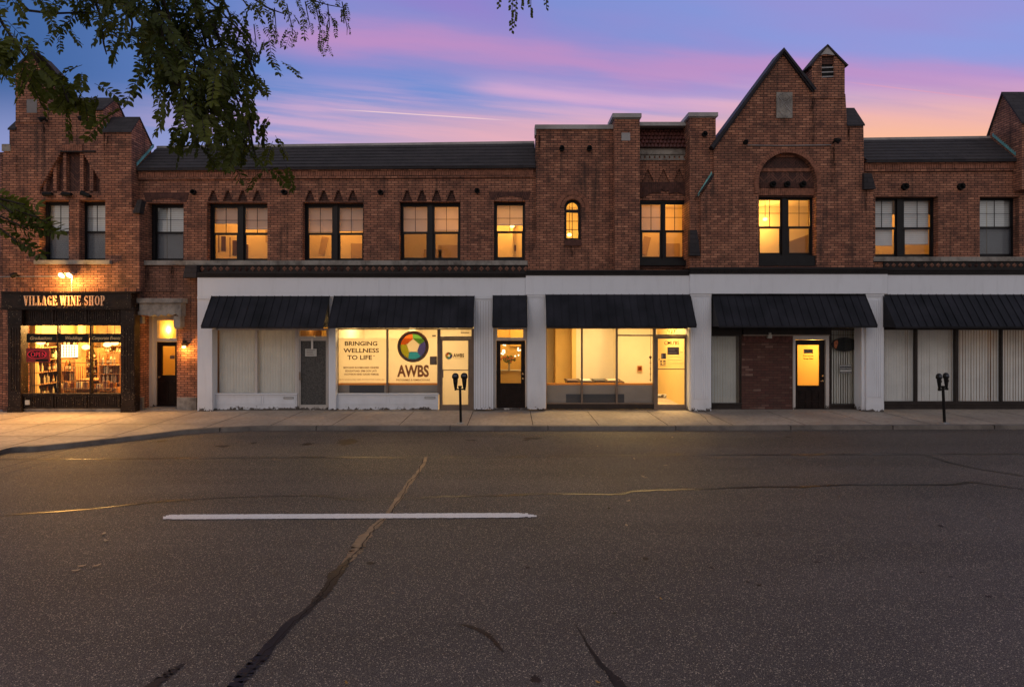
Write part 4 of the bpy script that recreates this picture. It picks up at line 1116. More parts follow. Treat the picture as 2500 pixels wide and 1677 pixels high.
def low_room(parent, a, b, yf, depth, mats, z1=3.0, extras=None, z0=-.01, pad=.05):
    x0, x1 = X(a, yf) - pad, X(b, yf) + pad; y0, y1 = yf + .08, yf + depth
    r = MB()
    r.poly([(x0, y1, z0), (x1, y1, z0), (x1, y1, z1), (x0, y1, z1)], 0)
    r.poly([(x0, y0, z0), (x0, y1, z0), (x0, y1, z1), (x0, y0, z1)], 1); r.poly([(x1, y1, z0), (x1, y0, z0), (x1, y0, z1), (x1, y1, z1)], 1)
    r.poly([(x0, y0, z1), (x1, y0, z1), (x1, y1, z1), (x0, y1, z1)], 0); r.poly([(x0, y0, z0), (x0, y1, z0), (x1, y1, z0), (x1, y0, z0)], 2)
    if extras: extras(r, x0, x1, y1)
    return r.build('room_interior', list(mats) + ['tan', 'white', 'darkwood'], parent)
low_room(B, 360, 440, yE + .06, 2.2, ('room', 'room_ochre', 'wood'))
lamp(X(410, 1.4), 1.5, 2.35, 46, (1, .55, .13), .08)
t = thing('door_plaque', 'small dark plaque hanging in the glass of the wine shop side door', 'plaque', (X(420, yE), yE, Z(872, yE)))
m = MB(); m.pbox(415, 426, 868, 876, yE + .035, yE + .045); m.tube([(X(416, yE), yE + .04, Z(868, yE)), (X(420, yE), yE + .04, Z(864, yE)), (X(425, yE), yE + .04, Z(868, yE))], .003, 4); m.build('board', 'paper_dark', t)
# wall lamp
t = thing('wall_lamp', 'small glowing wall lamp on the brick pier right of the wine shop side door', 'wall lamp', (X(449, -.1), -.1, Z(848, -.1)))
m = MB(); m.pbox(445, 453, 832, 846, -.05, 0); m.pbox(442, 456, 838, 841, -.16, -.01); m.build('bracket', 'cornice', t)
m = MB(); cx, cz = X(449, -.1), Z(848, -.1); m.lathe((cx, -.1, cz - .035), [(.02, 0), (.055, .02), (.05, .07), (.03, .085)], 12); m.build('lamp_glass', 'bulb_soft', t)
lamp(cx, -.22, cz - .08, 24, (1, .46, .09), .05, 'lamp_light')

# ================================================================ white storefronts of the long range
yc = -.27; yg = -.03
pilaster(B, 482, 518, 724.2, 1004, yc, 0)
pilaster(B, 802, 819.5, 724.2, 1000, yc + .05, 0, base=0)
pilaster(B, 1157, 1204, 724.2, 999.5, yc, 0, base=0)
m = MB()
for k in (1160, 1166.5, 1173, 1179.5, 1186, 1192.5, 1199): m.pbox(k, k + .5, 735, 996, yc - .004, yc + .01)
m.build('panel_seam', 'alum', B)
def storefront(parent, a, b, c, d, y, mull, mat='alum', gl='glass', fw=2.2, bars=(), top=2.2, bot=2.2, name='shop_window', depth=.1):
    e = [a] + [x for q in mull for x in q] + [b]; m = MB(); hs = []
    for i in range(0, len(e), 2):
        l = e[i] + (fw if i == 0 else 0); r = e[i + 1] - (fw if i + 2 == len(e) else 0)
        cuts = [c + top] + [q for bi, bt, bb in bars if bi == i // 2 for q in (bt, bb)] + [d - bot]
        for j in range(0, len(cuts), 2): hs.append((l, r, cuts[j], cuts[j + 1]))
    m.prism(rect(a, b, c, d, y), y, y + depth, 0, [rect(*h, y) for h in hs])
    w = m.build(name, mat, parent)
    for h in hs: pane(w, *h, y + depth * .5, gl)
    return w
storefront(B, 519, 726, 802, 963, yg, [(622, 628)], 'cream', fw=6, top=4)
storefront(B, 820, 1072, 802, 963, yg, [(943, 947)], 'alum', fw=4.5, top=3)
def bulkhead(parent, a, b, c, d, y, split, slot=None):
    m = MB(); m.pbox(a, b, c, d, y, .02); m.pbox(a - .5, b + .5, c - 2.5, c, y - .05, .02)
    for p, q in split: m.prism(rect(p, q, c + 3, d - 13, y), y - .016, y, 0, [rect(p + 2.5, q - 2.5, c + 5, d - 16, y)])
    m.pbox(a, b, d - 11.5, d, y - .012, y)
    w = m.build('bulkhead', 'white', parent)
    if slot: m = MB(); m.prism(rect(*slot, y), y - .024, y - .016, 0, [rect(slot[0] + 1.3, slot[1] - 1.3, slot[2] + 1.3, slot[3] - 1.3, y)]); m.build('mail_slot', 'grey_plate', w)
bulkhead(B, 523, 725, 963, 1000, yg - .03, [(528, 638), (641, 722)], (693, 717, 969, 973.5))
bulkhead(B, 820, 1070, 963, 1000, yg - .03, [(822, 942), (948, 1066)], (1037, 1063, 968, 973))
# shop doors
def glass_door(parent, fr, tr, leaf, gl, y, mat='alum', gmat='glass', rail=None, handle=None, label=None):
    m = MB(); m.prism(rect(*fr, y), y - .02, y + .1, 0, [rect(*tr, y), rect(leaf[0], leaf[1], leaf[2], leaf[3], y)])
    f = m.build('door_frame', mat, parent); pane(f, *tr, y + .05)
    d_ = door(parent, leaf[0] + .4, leaf[1] - .4, leaf[2] + .4, leaf[3] - .4, y + .015, gl, mat, gmat, knob=handle, handle='pull', label=label)
    if rail: m = MB(); m.pbox(gl[0], gl[1], rail - 1, rail + 1, y + .0, y + .015); m.build('push_bar', mat, d_)
    return d_
glass_door(B, (727, 801, 802, 1001), (731, 798, 806.5, 821), (730, 799, 826, 999), (734, 796, 832, 988), yg, 'cream', 'frost', handle=[(731.5, 918)], label='white framed door of dark pebbled glass')
glass_door(B, (1072.5, 1156.5, 802, 1001), (1075, 1151, 805, 821), (1074, 1150, 826, 997), (1080, 1143, 831.5, 988), yg, 'alum', rail=903.5, handle=[(1081, 912)])
low_room(B, 522, 726, yg + .02, 3, ('room_dark', 'room_dark', 'darkwood'), 2.9); lamp(X(690, 1.4), 1.5, 2.6, 14, (1, .6, .25), .1)
def exB(r, x0, x1, y1):
    r.box(x1 - 2.3, x1 - 2.1, y1 - 1.2, y1, 0, 3, 1)
low_room(B, 728, 800, yg + .02, 2.0, ('room_ochre', 'room_ochre', 'darkwood'), 2.9); lamp(X(765, .9), 1.0, 2.55, 9, (1, .55, .14), .1)
low_room(B, 821, 1152, yg + .02, 3.4, ('room', 'room', 'wood'), 2.95, exB)
area(X(930, 1.6), 1.7, 2.9, 2.4, .5, 84, (1, .66, .27)); area(X(1090, 1.3), 1.4, 2.9, .8, .6, 46, (1, .68, .30))
blind('pale vertical blind in the left pane of the blinds window beside the white corner column', 536, 622, 806, 961, yg + .17, .088, 12)
blind('pale vertical blind with a dark gap in the right pane beside the pebbled door', 628, 722, 806, 961, yg + .17, .088, 14, gap=8)
# knee walls inside
def knee(parent, a, b, y, segs):
    m = MB(); m.pbox(a, b, 935, 940, y - .002, y + .04, 0)
    for p, q, k in segs: m.pbox(p, q, 940, 984, y, y + .04, k)
    m.build('knee_wall', ['orange', 'grey_panel', 'knee_dark'], parent)
knee(B, 823, 1070, yg + .13, [(823, 853, 1), (853, 938, 2), (938, 1070, 1)])  # dark middle stretch: shadow and reflection painted onto the panel
# films and lettering
yl = yg + .085
t = thing('window_poster', 'backlit cream window film with brown words BRINGING WELLNESS TO LIFE', 'window sign', (X(885, yl), yl, Z(935, yl)))
m = MB(); m.pbox(825, 943.5, 825.4, 935, yl, yl + .004); m.build('film', 'film', t)
for tx, a, b, c, d in (('BRINGING', 841.7, 921, 833.3, 844), ('WELLNESS', 838.3, 925, 850.3, 861), ('TO LIFE', 848, 908, 867.2, 878.2)): text('lettering', tx, a, b, c, d, yl - .012, 'brown_ink', t, offset=.018)
text('trademark', 'TM', 910.5, 914.8, 867.5, 870.2, yl - .012, 'brown_ink', t)
for tx, a, b, c, d in (("BEDCAN'S ROOMDORES CENDER", 838.5, 925, 895, 899.7), ('EDUZATUAD. SPM OOV LATI', 843, 919, 903.3, 907.8), ('OCOVSION SIND GAOID FEMOIE', 840, 924.5, 911.5, 915.8)): text('small_lettering', tx, a, b, c, d, yl - .010, 'brown_soft', t, offset=.012)
text('fine_print', 'BRODUCTODORES NOURBER, WILIBRA, ORTON REODDTISTEK OCOPPENR, INAA', 828.5, 938.5, 925.6, 927.6, yl - .010, 'brown_soft', t, offset=.01)
t = thing('window_poster', 'backlit cream window film with a round five-colour emblem over the letters AWBS', 'window sign', (X(1008, yl), yl, Z(935, yl)))
m = MB(); m.pbox(946.5, 1068, 825.4, 935, yl, yl + .004); m.build('film', 'film', t)
text('lettering', 'AWBS', 969.5, 1047, 890.8, 920.6, yl - .012, 'brown_soft', t, offset=.035)
text('small_lettering', 'PROGRIMES & RIMINCIOUAS', 967.5, 1049.5, 925, 930, yl - .010, 'brown_soft', t, offset=.005)
def emblem(parent, px, py, rad, y, big=True):
    k = rad / F * (D + y); cx, cz = X(px, y), Z(py, y)
    m = MB(); m.disc(cx, cz, y - .004, y, k, n=56, m=0, inner=k * .80); m.disc(cx, cz, y - .007, y - .004, k * .945, n=56, m=1, inner=k * .905)
    m.disc(cx, cz, y - .0066, y - .004, k * .895, n=56, m=0 if not big else 2, inner=k * .875); m.disc(cx, cz, y - .0072, y - .004, k * .872, n=56, m=1, inner=k * .815)
    m.build('ring', ['brown_ink', 'logo_w', 'paper_dark'], parent)
    pent_ = [(0, .49), (.42, .13), (.25, -.335), (-.235, -.335), (-.41, .13)]
    out = [93, 24, -52, -112, 172]
    cols = ['logo_g', 'logo_n', 'logo_t', 'logo_y', 'logo_o']
    for i in range(5):
        a0, a1 = out[i], out[(i + 1) % 5]
        while a1 > a0: a1 -= 360
        arc = [(.815 * math.cos(R(a0 + (a1 - a0) * j / 14)), .815 * math.sin(R(a0 + (a1 - a0) * j / 14))) for j in range(15)]
        pl = [pent_[i]] + arc + [pent_[(i + 1) % 5]]
        m = MB(); m.prism([(cx + k * p, cz + k * q) for p, q in pl], y - .0085, y - .004, 0); m.build('segment', cols[i], parent)
    m = MB(); m.prism([(cx + k * p, cz + k * q) for p, q in pent_], y - .009, y - .004, 0)
    for p, q in pent_: 
        for dx, dz, rr in ((0, 0, .035), (.05, .02, .03), (-.03, .05, .025)): m.disc(cx + k * (p + dx), cz + k * (q + dz), y - .0105, y - .009, k * rr, n=8)
    m.build('pentagon', 'logo_w', parent)
emblem(t, 1008.5, 846, 38.3, yl - .006)
t = thing('door_decal', 'small round emblem with the letters AWBS on the lit glass door', 'door decal', (X(1112, yg), yg, Z(876, yg)))
yd = yg + .022
m = MB(); m.pbox(1080.5, 1142.5, 832, 987.5, yd + .03, yd + .034); m.build('film', 'film', t)
emblem(t, 1096, 868.5, 8.6, yd, False)
text('lettering', 'AWBS', 1106.5, 1133, 863, 872.3, yd - .004, 'brown_ink', t, offset=.03); text('small_lettering', 'PROGRAMS & ADDICTIONS', 1106, 1134, 874.2, 875.6, yd - .004, 'brown_soft', t)
def notice(label, a, b, c, d, y, mat='paper', lines=0, cat='notice', lm='paper_dark'):
    t = thing('notice', label, cat, (X((a + b) / 2, y), y, Z(d, y)))
    m = MB(); m.pbox(a, b, c, d, y, y + .003); m.build('sheet', mat, t)
    if lines:
        m = MB(); h = (d - c) / (lines + 1)
        for i in range(lines): m.pbox(a + (b - a) * .12, b - (b - a) * random.uniform(.12, .4), c + h * (i + .8), c + h * (i + 1.1), y - .002, y)
        m.build('printed_lines', lm, t)
    return t
notice('brown printed notice at the right edge of the round emblem window', 1049.5, 1066.5, 870, 890.5, yl - .014, 'paper_dark', 6, lm='tan')
notice('small dark sticker in the upper right corner of the round emblem window', 1055, 1064, 818, 821.5, yl - .01, 'paper_dark')
notice('white taped notice on the dark pebbled glass door', 745, 773, 851.5, 870, yg - .004, 'paper', 4)
m = MB(); m.pbox(759.5, 764.5, 822, 852, yg - .008, yg - .005); tag(m.build('tape_strip', 'pale_ink'), 'pale strip of tape above the notice on the pebbled glass door', 'tape')
t = notice('framed white notice in the transom over the AWBS door', 1122, 1149, 806, 819, yg + .06, 'film', 1)
# centre entry (door C)
m = MB(); m.prism(rect(1204.5, 1288, 797, 1000, yg), yg - .04, yg + .12, 0, [rect(1214, 1277, 805, 824, yg), rect(1211.5, 1282.5, 831, 996, yg)])
f = m.build('door_frame', 'cream', B); pane(f, 1214, 1277, 805, 824, yg + .05)
door(B, 1212, 1282, 831.5, 995.5, yg + .02, (1222, 1272, 841, 935.5), knob=[(1276.5, 912.5), (1276.5, 924)], panels=[(1222, 1245, 945, 985), (1249, 1272, 945, 985)])
def exC(r, x0, x1, y1): r.box(x0, x1, y1 - .4, y1 - .32, 0, Z(906, 1.4), 0); r.box(x0, x1, y1 - .45, y1 - .3, Z(906, 1.4), Z(906, 1.4) + .03, 4); r.box((x0 + x1) / 2 - .02, x1, y1 - .1, y1, 1.8, 3, 0)
low_room(B, 1206, 1286, yg + .03, 2.0, ('room_ochre', 'room', 'wood'), 2.95, exC, pad=.25)
lamp(X(1262, 1), 1.0, 2.62, 26, (1, .60, .17), .06)
t = thing('flower_vase', 'glass vase of orange and green flowers seen through the centre entry door', 'flower vase', (X(1244, 1.1), 1.1, Z(904, 1.1)))
m = MB(); cx, cz = X(1243, 1.1), Z(905, 1.1); m.lathe((cx, 1.1, cz), [(.05, 0), (.035, .02), (.03, .25), (.05, .30)], 10); m.build('vase', 'paper', t)
rr = random.Random(5)
for nm, mt, n, sx in (('leaves', 'leafgreen', 90, .20), ('blossoms', 'flower', 70, .26)):
    m = MB()
    for i in range(n):
        a, b = rr.uniform(0, 6.28), rr.uniform(0, 1) ** .5; x = cx + sx * b * math.cos(a); z = cz + .36 + .11 * b * math.sin(a); y = 1.1 + rr.uniform(-.1, .1); q = rr.uniform(.015, .035)
        m.poly([(x - q, y, z), (x, y - q * .5, z - q), (x + q, y, z), (x, y + q * .5, z + q)])
    m.build(nm, mt, t)
t = thing('bead_lights', 'cluster of round fairy lights hanging inside the centre entry door', 'string lights', (X(1245, 1.2), 1.2, 2.0))
m = MB()
for i in range(16):
    px = rr.choice((rr.uniform(1224, 1234), rr.uniform(1256, 1271))); py = rr.uniform(843, 872)
    m.lathe((X(px, 1.2), 1.2, Z(py, 1.2)), [(.004, 0), (.022, .012), (.026, .026), (.022, .04), (.004, .052)], 8)
m.build('bulbs', 'lightpanel', t)
pilaster(B, 1287.5, 1333, 720.2, 999.5, yc, 7, grooves=(8, 6), base=0)

# ================================================================ 3. tower block
yC = -.12; yp = -.36; yr_ = .12
C = thing('brick_building', 'flat-topped brick tower block with two piers, clay tile panel and small arched window', 'building', (X(1500), 0, 0))
cxa = X(1398.5, yC); ra = X(1419, yC) - cxa; cza = Z(507, yC)
archwin = [(cxa - ra, Z(586, yC)), (cxa + ra, Z(586, yC))] + [(cxa + ra * math.cos(R(a)), cza + ra * math.sin(R(a))) for a in range(0, 181, 12)]
m = MB(); m.prism(P([(1308, 314), (1502, 314), (1502, 662), (1289, 662), (1289, 640), (1296, 622), (1306, 604), (1309, 585)], yC), yC, yC + .36, 0, [archwin])
m.build('wall', 'brick', C)
m = MB(); m.prism(P([(1500, 287), (1562, 287), (1562, 662), (1501.5, 662)], yp), yp, yp + .75, 0); m.prism(P([(1684, 284), (1747.5, 284), (1747.5, 470), (1722, 470), (1711, 500), (1711, 662), (1684, 662)], yp), yp, yp + .75, 0); m.build('pier', 'brick', C)
zz = [steps(c, 4, 27, 414, 444, 8, yr_) for c in (1582, 1620, 1658)]
m = MB(); m.prism(rect(1555, 1690, 362, 664, yr_), yr_, yr_ + .3, 0, zz + [rect(1557, 1683, 489, 642, yr_)]); m.build('recessed_wall', 'brick', C)
m = MB(); m.pbox(1560, 1684, 410, 446, yr_ + .05, yr_ + .09); m.build('zigzag_panel', 'brick_band', C)
# coping
m = MB(); m.pbox(1306.5, 1499, 304.5, 315, yC - .05, yC + .45); m.pbox(1305.6, 1309, 306, 330, yC - .04, yC + .3)
m.pbox(1495.5, 1566.5, 276.7, 286.5, yp - .06, yp + .80); m.pbox(1562, 1684, 298, 307, yr_ - .1, yr_ + .5); m.pbox(1681, 1753.5, 274.5, 284, yp - .06, yp + .80)
m.pbox(1498, 1564.5, 286.5, 290, yp - .02, yp + .77); m.pbox(1682.5, 1750, 284, 287.5, yp - .02, yp + .77)
m.build('coping', 'metal', C)
# clay pantiles: slope between the piers
m = MB(); x0, x1 = X(1560, .1), X(1686, .1); yt_, zt_ = yr_ + .28, Z(306, yr_ + .28); yb_, zb_ = yr_ - .12, Z(361, yr_ - .12)
rows, cols_ = 6, 14; w = (x1 - x0) / cols_
for r_ in range(rows):
    for c_ in range(cols_):
        t0, t1 = r_ / rows, (r_ + 1.12) / rows; xa_ = x0 + (c_ + (.5 if r_ % 2 else 0)) * w
        ya, za, yb2, zb2 = yb_ + (yt_ - yb_) * t0, zb_ + (zt_ - zb_) * t0, yb_ + (yt_ - yb_) * t1, zb_ + (zt_ - zb_) * t1
        k = 5
        for j in range(k):
            a0, a1 = math.pi * j / k, math.pi * (j + 1) / k
            f0, f1 = (-math.cos(a0) * .5 + .5) * w, (-math.cos(a1) * .5 + .5) * w; h0, h1 = math.sin(a0) * .055, math.sin(a1) * .055
            m.poly([(xa_ + f0, ya - h0 - .02, za + h0 * .3), (xa_ + f1, ya - h1 - .02, za + h1 * .3), (xa_ + f1, yb2 - h1 * .5, zb2), (xa_ + f0, yb2 - h0 * .5, zb2)], smooth=True)
            m.poly([(xa_ + f0, ya - h0 - .02, za + h0 * .3), (xa_ + f1, ya - h1 - .02, za + h1 * .3), (xa_ + f1, ya, za), (xa_ + f0, ya, za)])
m.poly([(x0, yb_, zb_), (x1, yb_, zb_), (x1, yt_, zt_), (x0, yt_, zt_)])
m.build('clay_tile_slope', 'tile', C)
m = MB(); m.pbox(1561, 1684, 363, 377, yr_ - .06, yr_ + .05); m.pbox(1561, 1684, 377, 381, yr_ - .02, yr_ + .05); m.pbox(1561, 1684, 387.5, 391, yr_ - .03, yr_ + .05)
for i in range(10):
    m.pbox(1564 + i * 12.1, 1572 + i * 12.1, 381, 387.5, yr_ - .035, yr_ + .04)
m.build('stone_frieze', 'stone', C)
m = MB()
for i in range(26):
    a = 1563 + i * 4.68; q = (a - 1563) / 121; bt = 482 - 12 * max(0, math.sin(q * math.pi * 2 - .3 if q < .5 else (1 - q) * math.pi * 2 - .3)) - (10 if abs(q - .5) < .08 else 0)
    m.pbox(a, a + 4.1, 445.5, bt, yr_ - .03 + random.uniform(-.006, .004), yr_ + .02)
m.build('soldier_course', 'brick_vdark', C)
sash_window(C, (1557, 1681, 489, 641), [(1566.5, 1612.5), (1624.5, 1670)], yr_ + .06, 500, 565, 627, gl='glass')
m = MB(); m.pbox(1561, 1682, 635, 648, yr_ - .12, yr_ + .1); m.build('window_sill', 'blackframe', C)
m = MB(); soldier(1562, 1684, 649, 655, yr_ - .05, yr_ + .02, m, 5, jit=.01); m.build('dentil_course', 'brick_vdark', C)
upper_room(C, 1562, 1684, yr_ + .06, power=26, extras=ex_door, col=OR)
shade('thin peach shade in the left half of the tower block paired window', 1560, 1616, 494, 562, yr_ + .22)
# arched window
yw = yC + .14; k = (D + yw) / F
def archpts(e, top=None):
    r_ = ra - e; return [(cxa - r_, Z(583, yC) + e), (cxa + r_, Z(583, yC) + e)] + [(cxa + r_ * math.cos(R(a)), cza + r_ * math.sin(R(a))) for a in range(0, 181, 12)]
m = MB()
zt = Z(510, yC)
lower = [(cxa - ra + .075, Z(580, yC)), (cxa + ra - .075, Z(580, yC)), (cxa + ra - .075, zt - .09), (cxa - ra + .075, zt - .09)]
upper = [(cxa - ra + .075, zt), (cxa + ra - .075, zt)] + [(cxa + (ra - .075) * math.cos(R(a)), max(zt + .01, cza + (ra - .075) * math.sin(R(a)))) for a in range(12, 169, 12)]
m.prism(archpts(-.02), yw, yw + .07, 0, [lower, upper])
m.box(cxa - .009, cxa + .009, yw + .02, yw + .05, Z(580, yC), cza + ra - .07)
for f_ in (.34, .67): zc = Z(580, yC) + (zt - .09 - Z(580, yC)) * f_; m.box(cxa - ra + .07, cxa + ra - .07, yw + .024, yw + .046, zc - .009, zc + .009)
aw = m.build('arched_window', 'blackframe', C)
pane(aw, 1378, 1419, 486, 583, yw + .04, 'glass')
m = MB(); m.pbox(1378.5, 1419.5, 586.5, 600, yC - .05, yC + .2); m.build('window_sill', 'brick_vdark', C)
ring_bricks(C, cxa, cza, ra + .01, ra + .10, yC - .012, yC + .02, 16, mat='brick_vous', legs=.0)
ring_bricks(C, cxa, cza, ra + .125, ra + .23, yC - .02, yC + .02, 22, mat='brick_vous', legs=.14)
upper_room(C, 1376, 1422, yw, power=24, lx=X(1389, 1.2), lz=Z(573, 1.2), ly=1.2, col=(1, .46, .06), depth=2.2)
m = MB(); m.pbox(1517.5, 1538.5, 324.5, 343.5, yp - .02, yp + .02); m.build('stone_plaque', 'metal', C)
for px, py, y in ((1371.5, 364, yC), (1438.5, 364, yC), (1719, 329, yp)): vent(C, px, py, y)
cap(C, [(1684, 624), (1684, 562), (1702, 562), (1710, 624)], yp - .16, yp + .01)
m = MB(); m.pbox(1684, 1710, 626, 655, yp - .05, yp + .01); m.build('brick_corbel', 'brick', C)
flashing(C, 1704, 479, 1738, 424, yp - .09, yp - .09, 6, 5.5)
cornice(C, 1284.5, 1684, 659, 672.5, -.32); fascia(C, 1282.5, 1685, 672.7, 720, -.32)
for q in ((1316, 330, 420, 14), (1398, 602, 650, 22)): soot(C, *q, yC)
for q in ((1540, 600, 655, 14),): soot(C, *q, yp)
shell(B, -11.15, X(1300), 7.7, .9, ends=(False, False)); shell(C, X(1309, yC) + .02, X(1711), 8.2, .5, ends=(False, False))
# storefront E
low_mats = ('room', 'room', 'wood')
storefront(C, 1333.5, 1596, 797.5, 986, yg, [(1419, 1423), (1504, 1508.5)], 'alum', fw=1.2, bars=[(2, 817, 820.5)], top=5, bot=2.5)
m = MB(); m.pbox(1334, 1597, 986, 999, yg + .01, .1); m.build('bulkhead', 'bronze', C)
glass_door(C, (1597, 1683, 797.5, 1000), (1601, 1677, 803, 816.5), (1600, 1678, 821, 997), (1606, 1671.5, 827, 987.5), yg, 'alum', rail=901, handle=[(1604.5, 910)])
def exE(r, x0, x1, y1):
    r.box(x0 + .55, X(1404, y1 - .1), y1 - .8, y1 - .1, 0, 2.95, 1)
    r.box(X(1404, y1 - 1.2), X(1497, y1 - 1.2), y1 - 1.3, y1 - 1.2, 0, 2.95, 0)
    r.box(X(1404, y1 - 1.2) - .12, X(1404, y1 - 1.2) + .02, y1 - 1.34, y1 - 1.16, 0, 2.95, 1)
    r.box(X(1506, 2), X(1509, 2), 2.2, y1, 0, 2.95, 0)
    r.prism([(X(1600, 1.5), 0), (X(1600, 1.5), .12), (x1, .12), (x1, 0)], 2.6, 2.64, 4)
low_room(C, 1334.5, 1681, yg + .02, 3.9, ('room', 'room_ochre', 'wood'), 2.95, exE)
area(X(1430, 1.0), .9, 2.9, 1.6, .4, 54, (1, .67, .27)); area(X(1570, 1.8), 1.8, 2.9, 1.2, .6, 66, (1, .69, .29)); area(X(1640, .9), .9, 2.9, .5, .4, 28, (1, .67, .27))
knee(C, 1335, 1594, yg + .13, [(1335, 1594, 1)])
m = MB(); m.pbox(1382, 1524, 962, 984, yg + .118, yg + .127); m.build('painted_shadow', 'knee_dark', C)  # blurred shadow on the knee panel painted as a dark rectangle
t = thing('display_table', 'low table with framed pictures laid on it behind the orange striped window', 'table', (X(1450, .8), .8, 0))
m = MB(); tz = Z(933, .6) + .02; m.box(X(1383, .6), X(1523, .6), .5, 1.5, tz - .03, tz); m.build('tabletop', 'darkwood', t)
m = MB()
for x in (X(1388, .6), X(1517, .6)):
    for y in (.56, 1.44): m.box(x - .02, x + .02, y - .02, y + .02, 0, tz - .031)
m.build('legs', 'darkwood', t)
for i in range(4):
    x = X(1398 + i * 33, .7); m = MB(); m.prism([(x - .16, tz + .002), (x + .16, tz + .002), (x + .16, tz + .03), (x - .16, tz + .03)], .62, 1.2)
    tag(m.build('picture_frame', ['paper_dark', 'paper', 'knee_dark', 'tan'][i]), ['leftmost', 'second from left', 'third from left', 'rightmost'][i] + ' framed picture lying on the display table', 'picture frame', 'framed pictures lying on the display table')
y3 = 3.2
t = thing('wall_picture', 'small brown picture hanging on the bright back wall of the orange striped shop', 'picture', (X(1561, y3), y3, 1.2))
m = MB(); m.pbox(1556, 1568, 892.5, 907, y3 + .6, y3 + .64); m.build('frame', 'wood', t)
m = MB(); m.pbox(1558, 1566, 895, 904.5, y3 + .59, y3 + .6); m.build('canvas', 'logo_o', t)
t = thing('hanging_ornament', 'dark beaded ornament hanging beside the right edge of the orange striped window', 'ornament', (X(1588, .5), .5, 1.8))
m = MB(); xx = X(1588, .5); m.tube([(xx + .02, .5, 2.5), (xx, .5, Z(848, .5)), (xx + .01, .5, Z(885, .5)), (xx, .5, Z(932, .5))], .006, 5)
for i in range(13): zq = Z(872 + i * 4.6, .5); q = .045 if i == 0 else .018 + .008 * (i % 3 == 0); m.lathe((xx, .5, zq - q), [(.003, 0), (q, q * .6), (q, q * 1.3), (.003, q * 2)], 7)
m.build('beads', 'darkwood', t)
t = thing('house_number', 'brown house number 137 in the transom above the CMUBS door', 'house number', (X(1640, yg), yg, 2.4))
text('numerals', "'137", 1628.5, 1649.5, 805, 815, yg + .03, 'brown_ink', t, offset=.015)
t = thing('door_decal', 'brown lettering CMUBS with small notices on the rightmost lit glass door', 'door decal', (X(1640, yg), yg, 1.8))
yd = yg + .02
text('lettering', "CMU'BS", 1622, 1658.5, 832, 842, yd, 'brown_ink', t, offset=.012)
m = MB(); m.pbox(1629.5, 1658, 847.5, 866, yd, yd + .004); m.pbox(1614.5, 1626, 862.5, 876, yd, yd + .004); m.build('printed_panel', 'paper_dark', t)
m = MB(); m.pbox(1616, 1619, 864, 874, yd - .004, yd); m.pbox(1632, 1655, 850, 852, yd - .004, yd); m.pbox(1632, 1648, 854, 856, yd - .004, yd); m.pbox(1632, 1652, 860, 862, yd - .004, yd)
m.build('printed_lines', 'tan', t)
m = MB()
for a, b, c, d in ((1612, 1616, 880, 884), (1612.5, 1616, 886, 890), (1619, 1625, 880, 884), (1619.5, 1625, 886, 889), (1612, 1625, 891, 893), (1608.5, 1611, 876, 878.5), (1661, 1667, 859.6, 860.6)): m.pbox(a, b, c, d, yd, yd + .004)
m.build('sticker', 'paper_dark', t)
text('small_lettering', 'DRUG FORUMS', 1633, 1660, 870, 872.4, yd, 'gold_ink', t); text('small_lettering', 'RELATIONSHIPS', 1631, 1664, 878, 880.4, yd, 'gold_ink', t); text('small_lettering', 'CONSULTATIONS', 1629, 1667, 886, 888.4, yd, 'gold_ink', t)

# ================================================================ 4. gabled building with the arch
yD = -.44
Dn = thing('brick_building', 'tall gabled brick building with a round arch over its window and a small turret', 'building', (X(1900), 0, 0))
xA = X(1922.5, yD); rA = X(1993, yD) - xA; zA = Z(444, yD)
arch = [(xA - rA, Z(650, yD)), (xA + rA, Z(650, yD))] + [(xA + rA * math.cos(R(a)), zA + rA * math.sin(R(a))) for a in range(0, 181, 9)]
outD = [(1711, 664), (1711, 480), (1743, 430), (1743, 366), (1910, 128), (1982, 226), (1982, 230), (2064, 230), (2068, 306), (2108, 306), (2110, 445), (2133, 466), (2133, 664)]
lou = rect(2006, 2036, 137, 191, yD - .02)
m = MB(); m.prism(P(outD, yD), yD, yD + .44, 0, [arch]); m.build('wall', 'brick', Dn)
turret(Dn, 1982.3, 2062.5, 160, 160, 2018.7, 115, yD - .02, .55, 240, [lou])
m = MB(); m.pbox(2004, 2038, 134, 194, yD + .06, yD + .12, 0); m.pbox(2005, 2037, 135, 158, yD + .04, yD + .06, 1)
for i in range(5): m.prism(P([(2006, 164 + i * 5.6), (2036, 163 + i * 5.6), (2036, 166 + i * 5.6), (2006, 167.5 + i * 5.6)], yD), yD + .0, yD + .055, 0 if i % 2 else 2)
m.build('louver', ['vent', 'brick_dark', 'metal'], Dn)
m = MB(); m.prism(P([(1999, 138), (2018.7, 115), (2036, 137), (2028, 136), (2018, 134), (2008, 135)], yD), yD - .045, yD - .015, 0); m.build('turret_flashing', 'metal', Dn)
